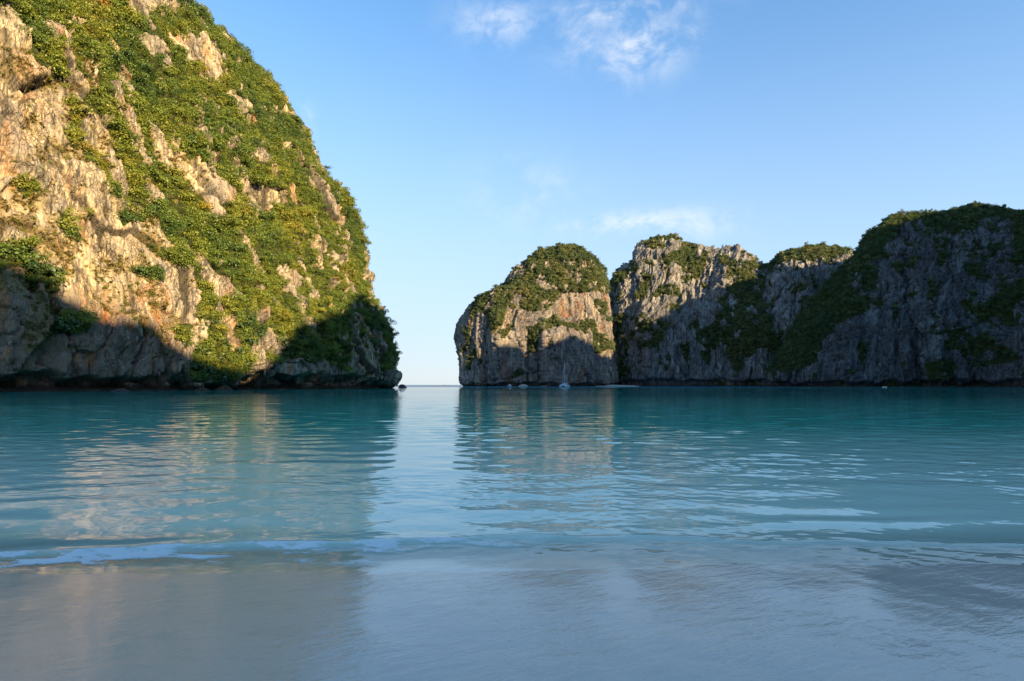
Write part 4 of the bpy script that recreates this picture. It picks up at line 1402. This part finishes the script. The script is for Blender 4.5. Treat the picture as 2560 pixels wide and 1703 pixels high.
def boulder(name, loc, sx, sy, sz, seed, mat, label, cat='rock'):
    bm = bmesh.new()
    bmesh.ops.create_icosphere(bm, subdivisions=4, radius=1.0)
    for v_ in bm.verts:
        p_ = np.array(v_.co)
        d = float(fbm(np.array([p_[0] * 1.3 + seed]), np.array([p_[1] * 1.3]), np.array([p_[2] * 1.3]), 4)[0])
        o_, t_, e_ = facets(np.array([p_[0] * 1.7 + p_[1] + seed]), np.array([p_[2] * 1.7 + p_[1]]), seed)
        q = v_.co * (1 + 0.20 * d + 0.10 * float(t_[0]))
        h_ = max(q.z, -0.5)
        k_ = 1 - 0.55 * max(0.0, h_)
        v_.co = Vector((q.x * sx * k_, q.y * sy * k_, h_ * sz))
    o = obj_bm(name, bm, mat, None, False)
    o.location = loc
    return tag(o, label, cat)


def on_sea(u, v):
    Y = CAMH * F / (v - VH)
    return np.array([(u - UC) / F * Y, Y, 0.0])


b_ = on_sea(1006, 969.8)
boulder('boulder', (b_[0], b_[1], 0.2), 2.5, 2.0, 2.1, 3, M['boulder'], 'lone dark pointed rock standing in the sea beside the tip of the left cliff')
M['pale_rock'] = plain('pale_rock', (0.42, 0.39, 0.30), 0.9, 0.2, 0.25)
boulder('boulder', (on_sea(1300, 965.6)[0] * 1.18, 640.0, 0.2), 5.6, 3.0, 2.4, 8, M['pale_rock'], 'low pale rock in the sea cave of the rock island')
for k, (uu, Y_, sx, sz, lab) in enumerate([(505, 168, 2.2, 1.1, 'brown rock at the waterline below the dark gully of the left cliff'), (560, 172, 2.6, 1.5, 'rounded reddish rock at the mouth of the sea cave'), (300, 140, 2.4, 0.7, 'low flat wet rock at the water edge of the left cliff'), (706, 196, 0.8, 0.5, 'small pale stone in the water in front of the sea cave')]):
    boulder('boulder', ((uu - UC) / F * Y_, Y_, 0.1), sx, sx * 0.8, sz, 20 + k, M['rock_warm'] if k < 2 else M['boulder'], lab)

# small sand strip at the foot of the cleft
M['drysand'] = plain('dry_sand', (0.56, 0.49, 0.38), 0.9, 0.1, 0.1)
a0, a1 = on_sea(1484, 966.2), on_sea(1572, 966.0)
n_i, n_j = 40, 12
G = np.zeros((n_i, n_j, 3))
for i in range(n_i):
    for j in range(n_j):
        t_, s_ = i / (n_i - 1), j / (n_j - 1)
        G[i, j] = (a0[0] * 1.04 + (a1[0] - a0[0]) * t_ * 1.12, 636 + s_ * 60 + 4 * math.sin(t_ * 9), -0.4 + 3.0 * s_ ** 0.7 * (0.75 + 0.25 * math.sin(t_ * 5)))
o = mesh_np('sand_strip', G.reshape(-1, 3), grid_faces(n_i, n_j), M['drysand'])
tag(o, 'short strip of pale sand at the foot of the cleft right of the rock island', 'beach', None, 'structure')

# ------------------------------------------------------------------ boats
M['white_hull'] = plain('white_gelcoat', (0.80, 0.80, 0.80), 0.3, 0.5, 0.04)
M['grey_hull'] = plain('grey_rubber', (0.28, 0.30, 0.33), 0.5, 0.4, 0.08)
M['dark_glass'] = plain('dark_glass', (0.02, 0.03, 0.04), 0.1, 0.6, 0.05)
M['alu'] = plain('aluminium_mast', (0.62, 0.63, 0.65), 0.4, 0.5, 0.05)
M['blue_canvas'] = plain('dark_blue_canvas', (0.02, 0.035, 0.08), 0.8, 0.2, 0.1)
M['wood'] = plain('varnished_wood', (0.20, 0.09, 0.04), 0.5, 0.4, 0.2)
M['orange'] = plain('orange_canvas', (0.62, 0.16, 0.06), 0.8, 0.2, 0.1)
M['life'] = plain('red_life_vest', (0.55, 0.07, 0.06), 0.8, 0.2, 0.1)
M['skin'] = plain('skin', (0.38, 0.22, 0.14), 0.6, 0.3, 0.05)
M['shirt'] = plain('white_shirt', (0.7, 0.7, 0.72), 0.8, 0.2, 0.05)
M['engine'] = plain('black_engine', (0.03, 0.03, 0.035), 0.4, 0.4, 0.1)


def hull_bm(bm, L, W, H, y0=0.0, bow=0.6, deck=True, keel=0.5, sheer=0.25, nseg=14):
    """hull along +X (bow at +L/2)"""
    secs = []
    for k in range(nseg + 1):
        t_ = k / nseg
        x = -L / 2 + L * t_
        wd = W / 2 * (1 - max(0, (t_ - 1 + bow) / bow) ** 2.2) * (0.86 + 0.14 * min(1, t_ * 3))
        wd = max(wd, 0.02)
        top = H * (1 + sheer * t_ ** 2)
        secs.append([bm.verts.new((x, y0 - wd, top)), bm.verts.new((x, y0 - wd * 0.86, 0.15 * H)), bm.verts.new((x, y0, -keel)), bm.verts.new((x, y0 + wd * 0.86, 0.15 * H)), bm.verts.new((x, y0 + wd, top))])
    for a, b2 in zip(secs, secs[1:]):
        for i in range(4):
            bm.faces.new((a[i], b2[i], b2[i + 1], a[i + 1]))
        if deck:
            bm.faces.new((a[4], b2[4], b2[0], a[0]))
    bm.faces.new(secs[0])
    bm.faces.new(list(reversed(secs[-1])))


def box(bm, c_, s_, taper=1.0, shift=0.0):
    vs = []
    for z in (-1, 1):
        k = 1.0 if z < 0 else taper
        for x, y in ((-1, -1), (1, -1), (1, 1), (-1, 1)):
            vs.append(bm.verts.new((c_[0] + x * s_[0] / 2 * k + (shift if z > 0 else 0), c_[1] + y * s_[1] / 2 * k, c_[2] + z * s_[2] / 2)))
    for f_ in ((3, 2, 1, 0), (4, 5, 6, 7), (0, 1, 5, 4), (1, 2, 6, 5), (2, 3, 7, 6), (3, 0, 4, 7)):
        bm.faces.new([vs[i] for i in f_])


def thing(name, label, cat, loc, rz=0.0, group=None):
    o = link(bpy.data.objects.new(name, None))
    o.empty_display_size = 0.3
    o.location = loc
    o.rotation_euler = (0, 0, rz)
    return tag(o, label, cat, group)


# catamaran
pc = on_sea(1411, 966.6)
cat = thing('sailing_catamaran', 'white sailing catamaran with a tall bare mast, anchored in front of the rock island', 'catamaran', pc, math.radians(-90 - 24))
for sgn in (-1, 1):
    bm = bmesh.new()
    hull_bm(bm, 13.4, 1.9, 1.75, sgn * 2.8, 0.75, True, 0.5, 0.12)
    hl = obj_bm('hull', bm, M['white_hull'], cat)
    bm = bmesh.new()
    for k in range(4):
        box(bm, (-2.4 + 1.5 * k, sgn * (2.8 + 0.94), 1.25), (0.9, 0.04, 0.28))
    obj_bm('porthole', bm, M['dark_glass'], hl)
bm = bmesh.new()
box(bm, (-1.6, 0, 1.45), (7.6, 4.4, 0.5))
box(bm, (4.9, 0, 1.75), (0.25, 4.6, 0.25))
obj_bm('bridge_deck', bm, M['white_hull'], cat)
bm = bmesh.new()
box(bm, (-1.0, 0, 2.3), (5.2, 5.0, 1.15), 0.86, -0.2)
cab = obj_bm('cabin', bm, M['white_hull'], cat)
bm = bmesh.new()
box(bm, (-0.95, 0, 2.42), (5.16, 4.96, 0.45), 0.95, -0.07)
obj_bm('window', bm, M['dark_glass'], cab)
bm = bmesh.new()
box(bm, (-2.6, 0, 3.05), (6.6, 5.2, 0.2))
obj_bm('cabin_roof', bm, M['white_hull'], cat)
bm = bmesh.new()
box(bm, (-3.2, 0, 3.95), (2.6, 3.0, 0.12))
for sx in (-4.3, -2.1):
    for sy in (-1.3, 1.3):
        tube(bm, [(sx, sy, 3.1), (sx, sy, 3.95)], [0.05, 0.05], 6)
obj_bm('bimini', bm, M['white_hull'], cat)
bm = bmesh.new()
tube(bm, [(0.9, 0, 2.8), (0.9, 0, 12), (0.85, 0, 23.5)], [0.17, 0.15, 0.09], 8)
mast = obj_bm('mast', bm, M['alu'], cat, True)
bm = bmesh.new()
for zz_ in (10, 16.5):
    tube(bm, [(0.7, -1.1, zz_), (0.9, 0, zz_ + 0.1), (0.7, 1.1, zz_)], [0.04, 0.06, 0.04], 5)
obj_bm('spreader', bm, M['alu'], mast)
bm = bmesh.new()
tube(bm, [(0.8, 0, 4.7), (-5.2, 0, 4.9)], [0.12, 0.10], 8)
boom = obj_bm('boom', bm, M['alu'], cat, True)
bm = bmesh.new()
tube(bm, [(0.6, 0, 5.1), (-2.4, 0, 5.15), (-5.0, 0, 5.12)], [0.38, 0.34, 0.2], 8)
obj_bm('furled_sail', bm, M['blue_canvas'], cat, True)
bm = bmesh.new()
for e_ in ((6.3, 0, 1.9), (-1.5, 3.0, 2.0), (-1.5, -3.0, 2.0), (-6.2, 0, 2.2)):
    tube(bm, [(0.87, 0, 20.5), e_], [0.03, 0.03], 4)
obj_bm('rigging', bm, M['alu'], cat)


def person_mesh(name, shirt_mat):
    """small figure sitting on a thwart: one continuous skin, clothed by material; origin at the seat"""
    me = bpy.data.meshes.new(name)
    vs = [(0, 0, 0.08), (0, 0, 0.32), (0, 0, 0.54), (0, 0, 0.64), (0.02, 0, 0.78), (0.01, 0, 0.90),
          (0.02, 0.20, 0.52), (0.08, 0.25, 0.28), (0.28, 0.20, 0.18), (0.02, -0.20, 0.52), (0.08, -0.25, 0.28), (0.28, -0.20, 0.18),
          (0.08, 0.10, 0.06), (0.42, 0.12, 0.08), (0.44, 0.12, -0.34), (0.56, 0.12, -0.40), (0.08, -0.10, 0.06), (0.42, -0.12, 0.08), (0.44, -0.12, -0.34), (0.56, -0.12, -0.40)]
    es = [(0, 1), (1, 2), (2, 3), (3, 4), (4, 5), (2, 6), (6, 7), (7, 8), (2, 9), (9, 10), (10, 11), (0, 12), (12, 13), (13, 14), (14, 15), (0, 16), (16, 17), (17, 18), (18, 19)]
    rd = [0.15, 0.15, 0.14, 0.055, 0.10, 0.085, 0.065, 0.05, 0.04, 0.065, 0.05, 0.04, 0.10, 0.075, 0.055, 0.045, 0.10, 0.075, 0.055, 0.045]
    me.from_pydata(vs, es, [])
    o = link(bpy.data.objects.new(name, me))
    md = o.modifiers.new('skin', 'SKIN')
    for k, sv in enumerate(me.skin_vertices[0].data):
        sv.radius = (rd[k], rd[k])
        sv.use_root = (k == 0)
    o.modifiers.new('sub', 'SUBSURF').levels = 1
    dg = bpy.context.evaluated_depsgraph_get()
    m2 = bpy.data.meshes.new_from_object(o.evaluated_get(dg))
    bpy.data.objects.remove(o)
    m2.materials.clear()
    m2.materials.append(M['skin'])
    m2.materials.append(shirt_mat)
    m2.materials.append(M['engine'])
    for p_ in m2.polygons:
        z, x = p_.center.z, p_.center.x
        p_.material_index = 1 if (0.12 < z < 0.60 and x < 0.17) else (2 if (z > 0.84 or (z <= 0.14 and x < 0.45 and z > -0.05)) else 0)
        p_.use_smooth = True
    m2.name = name
    return m2


def safe_person(name, mat_):
    return person_mesh(name, mat_)


PM_RED = PM_WHITE = None


def seat_person(me, boat_loc, rz, lx, ly, lz, label, group):
    o = bpy.data.objects.new('person', me)
    cs, sn = math.cos(rz), math.sin(rz)
    o.location = (boat_loc[0] + cs * lx - sn * ly, boat_loc[1] + sn * lx + cs * ly, boat_loc[2] + lz)
    o.rotation_euler = (0, 0, rz)
    link(o)
    tag(o, label, 'person', group)


def longtail(loc, rz, L, label, canopy, group=None):
    b = thing('longtail_boat', label, 'boat', loc, rz, group)
    bm = bmesh.new()
    hull_bm(bm, L, 1.9, 0.75, 0, 0.8, False, 0.3, 1.1)
    obj_bm('hull', bm, M['wood'], b)
    bm = bmesh.new()
    for k in range(4):
        box(bm, (-L * 0.25 + k * L * 0.14, 0, 0.5), (0.3, 1.5, 0.06))
    obj_bm('thwart', bm, M['wood'], b)
    bm = bmesh.new()
    tube(bm, [(L * 0.47, 0, 1.3), (L * 0.52, 0, 2.0), (L * 0.535, 0, 2.5)], [0.12, 0.1, 0.05], 6)
    obj_bm('prow', bm, M['wood'], b, True)
    bm = bmesh.new()
    box(bm, (-L * 0.44, 0, 1.15), (0.8, 0.5, 0.5))
    tube(bm, [(-L * 0.46, 0, 1.1), (-L * 0.72, 0, 0.0)], [0.05, 0.04], 5)
    obj_bm('engine', bm, M['engine'], b)
    if canopy:
        bm = bmesh.new()
        box(bm, (-L * 0.08, 0, 2.15), (L * 0.5, 2.0, 0.12), 0.9)
        obj_bm('canopy', bm, canopy, b)
        bm = bmesh.new()
        for x in (-L * 0.3, -L * 0.08, L * 0.14):
            for y in (-0.75, 0.75):
                tube(bm, [(x, y, 0.7), (x, y, 2.12)], [0.04, 0.04], 5)
        obj_bm('post', bm, M['wood'], b)
    return b


def speedboat(loc, rz, L, W, hull, label, canopy=None, screen=True):
    b = thing('motor_boat', label, 'boat', loc, rz)
    bm = bmesh.new()
    hull_bm(bm, L, W, 1.0, 0, 0.55, True, 0.4, 0.35)
    obj_bm('hull', bm, hull, b)
    bm = bmesh.new()
    tube(bm, [(-L / 2, W / 2, 1.0), (0, W / 2, 1.08), (L * 0.3, W * 0.36, 1.2), (L * 0.48, 0, 1.36), (L * 0.3, -W * 0.36, 1.2), (0, -W / 2, 1.08), (-L / 2, -W / 2, 1.0)], [0.2] * 7, 7)
    obj_bm('rub_rail', bm, hull, b, True)
    bm = bmesh.new()
    box(bm, (0.2, 0, 1.6), (1.2, W * 0.5, 0.9), 0.8, -0.1)
    con = obj_bm('console', bm, M['white_hull'], b)
    bm = bmesh.new()
    box(bm, (0.75, 0, 2.15), (0.08, W * 0.5, 0.5), 0.9, -0.2)
    obj_bm('windscreen', bm, M['dark_glass'], con)
    for y in (-0.5, 0.5):
        bm = bmesh.new()
        box(bm, (-L / 2 - 0.3, y, 1.2), (0.6, 0.45, 0.9), 0.8)
        obj_bm('outboard_motor', bm, M['engine'], b)
    if canopy:
        bm = bmesh.new()
        box(bm, (-0.4, 0, 2.75), (L * 0.4, W * 0.8, 0.12), 0.92)
        obj_bm('canopy', bm, canopy, b)
        bm = bmesh.new()
        for x in (-L * 0.2, L * 0.12):
            for y in (-W * 0.35, W * 0.35):
                tube(bm, [(x, y, 1.0), (x, y, 2.7)], [0.04, 0.04], 5)
        obj_bm('post', bm, M['alu'], b)
    return b


PM_RED = safe_person('person', M['life'])
PM_WHITE = safe_person('person', M['shirt'])

lo1 = on_sea(1254, 965.9)
longtail(lo1, math.radians(172), 9.5, 'wooden longtail boat full of people in front of the left part of the rock island', None)
for k, (lx, ly) in enumerate([(-2.6, -0.3), (-1.7, 0.3), (-0.8, -0.3), (0.1, 0.3), (1.0, -0.3), (1.9, 0.3)]):
    seat_person(PM_RED if k % 3 != 1 else PM_WHITE, lo1, math.radians(172), lx, ly, 0.55,
                'passenger in a red vest sitting in the longtail boat by the rock island' if k % 3 != 1 else 'passenger in a white shirt sitting among red vests in the longtail boat',
                'passengers in red vests in the longtail boat' if k % 3 != 1 else 'passengers in white shirts in the longtail boat')
sb = on_sea(1275, 966.9)
speedboat(sb, math.radians(-70), 6.6, 3.0, M['grey_hull'], 'grey motor boat seen from the bow, second boat from the left at the rock island')
wb = on_sea(1350, 965.9)
speedboat(wb, math.radians(168), 7.6, 2.6, M['white_hull'], 'white motor boat with a small canopy, left of the catamaran', M['white_hull'])
lo2 = on_sea(1360, 966.3)
b2_ = longtail(lo2, math.radians(4), 6.5, 'dark low wooden boat with passengers, close to the right of the white motor boat', None)
for k, (lx, ly) in enumerate([(-1.4, 0.2), (0.2, -0.2), (1.6, 0.2)]):
    seat_person(PM_WHITE, lo2, math.radians(4), lx, ly, 0.55, 'passenger in a white shirt in the dark low boat left of the catamaran', 'passengers in the dark low boat')
fb = on_sea(1111, 963.6)
longtail(fb, math.radians(165), 11.0, 'small boat with an orange canopy far out on the horizon between the cliffs', M['orange'])
by = on_sea(2212, 968.8)
bm = bmesh.new()
hull_bm(bm, 3.2, 1.1, 0.45, 0, 0.9, True, 0.15, 0.4)
ky = obj_bm('dinghy', bm, M['white_hull'], None)
ky.location = by
ky.rotation_euler = (0, 0, math.radians(10))
tag(ky, 'tiny white dinghy on the water below the dark right cliff', 'dinghy')
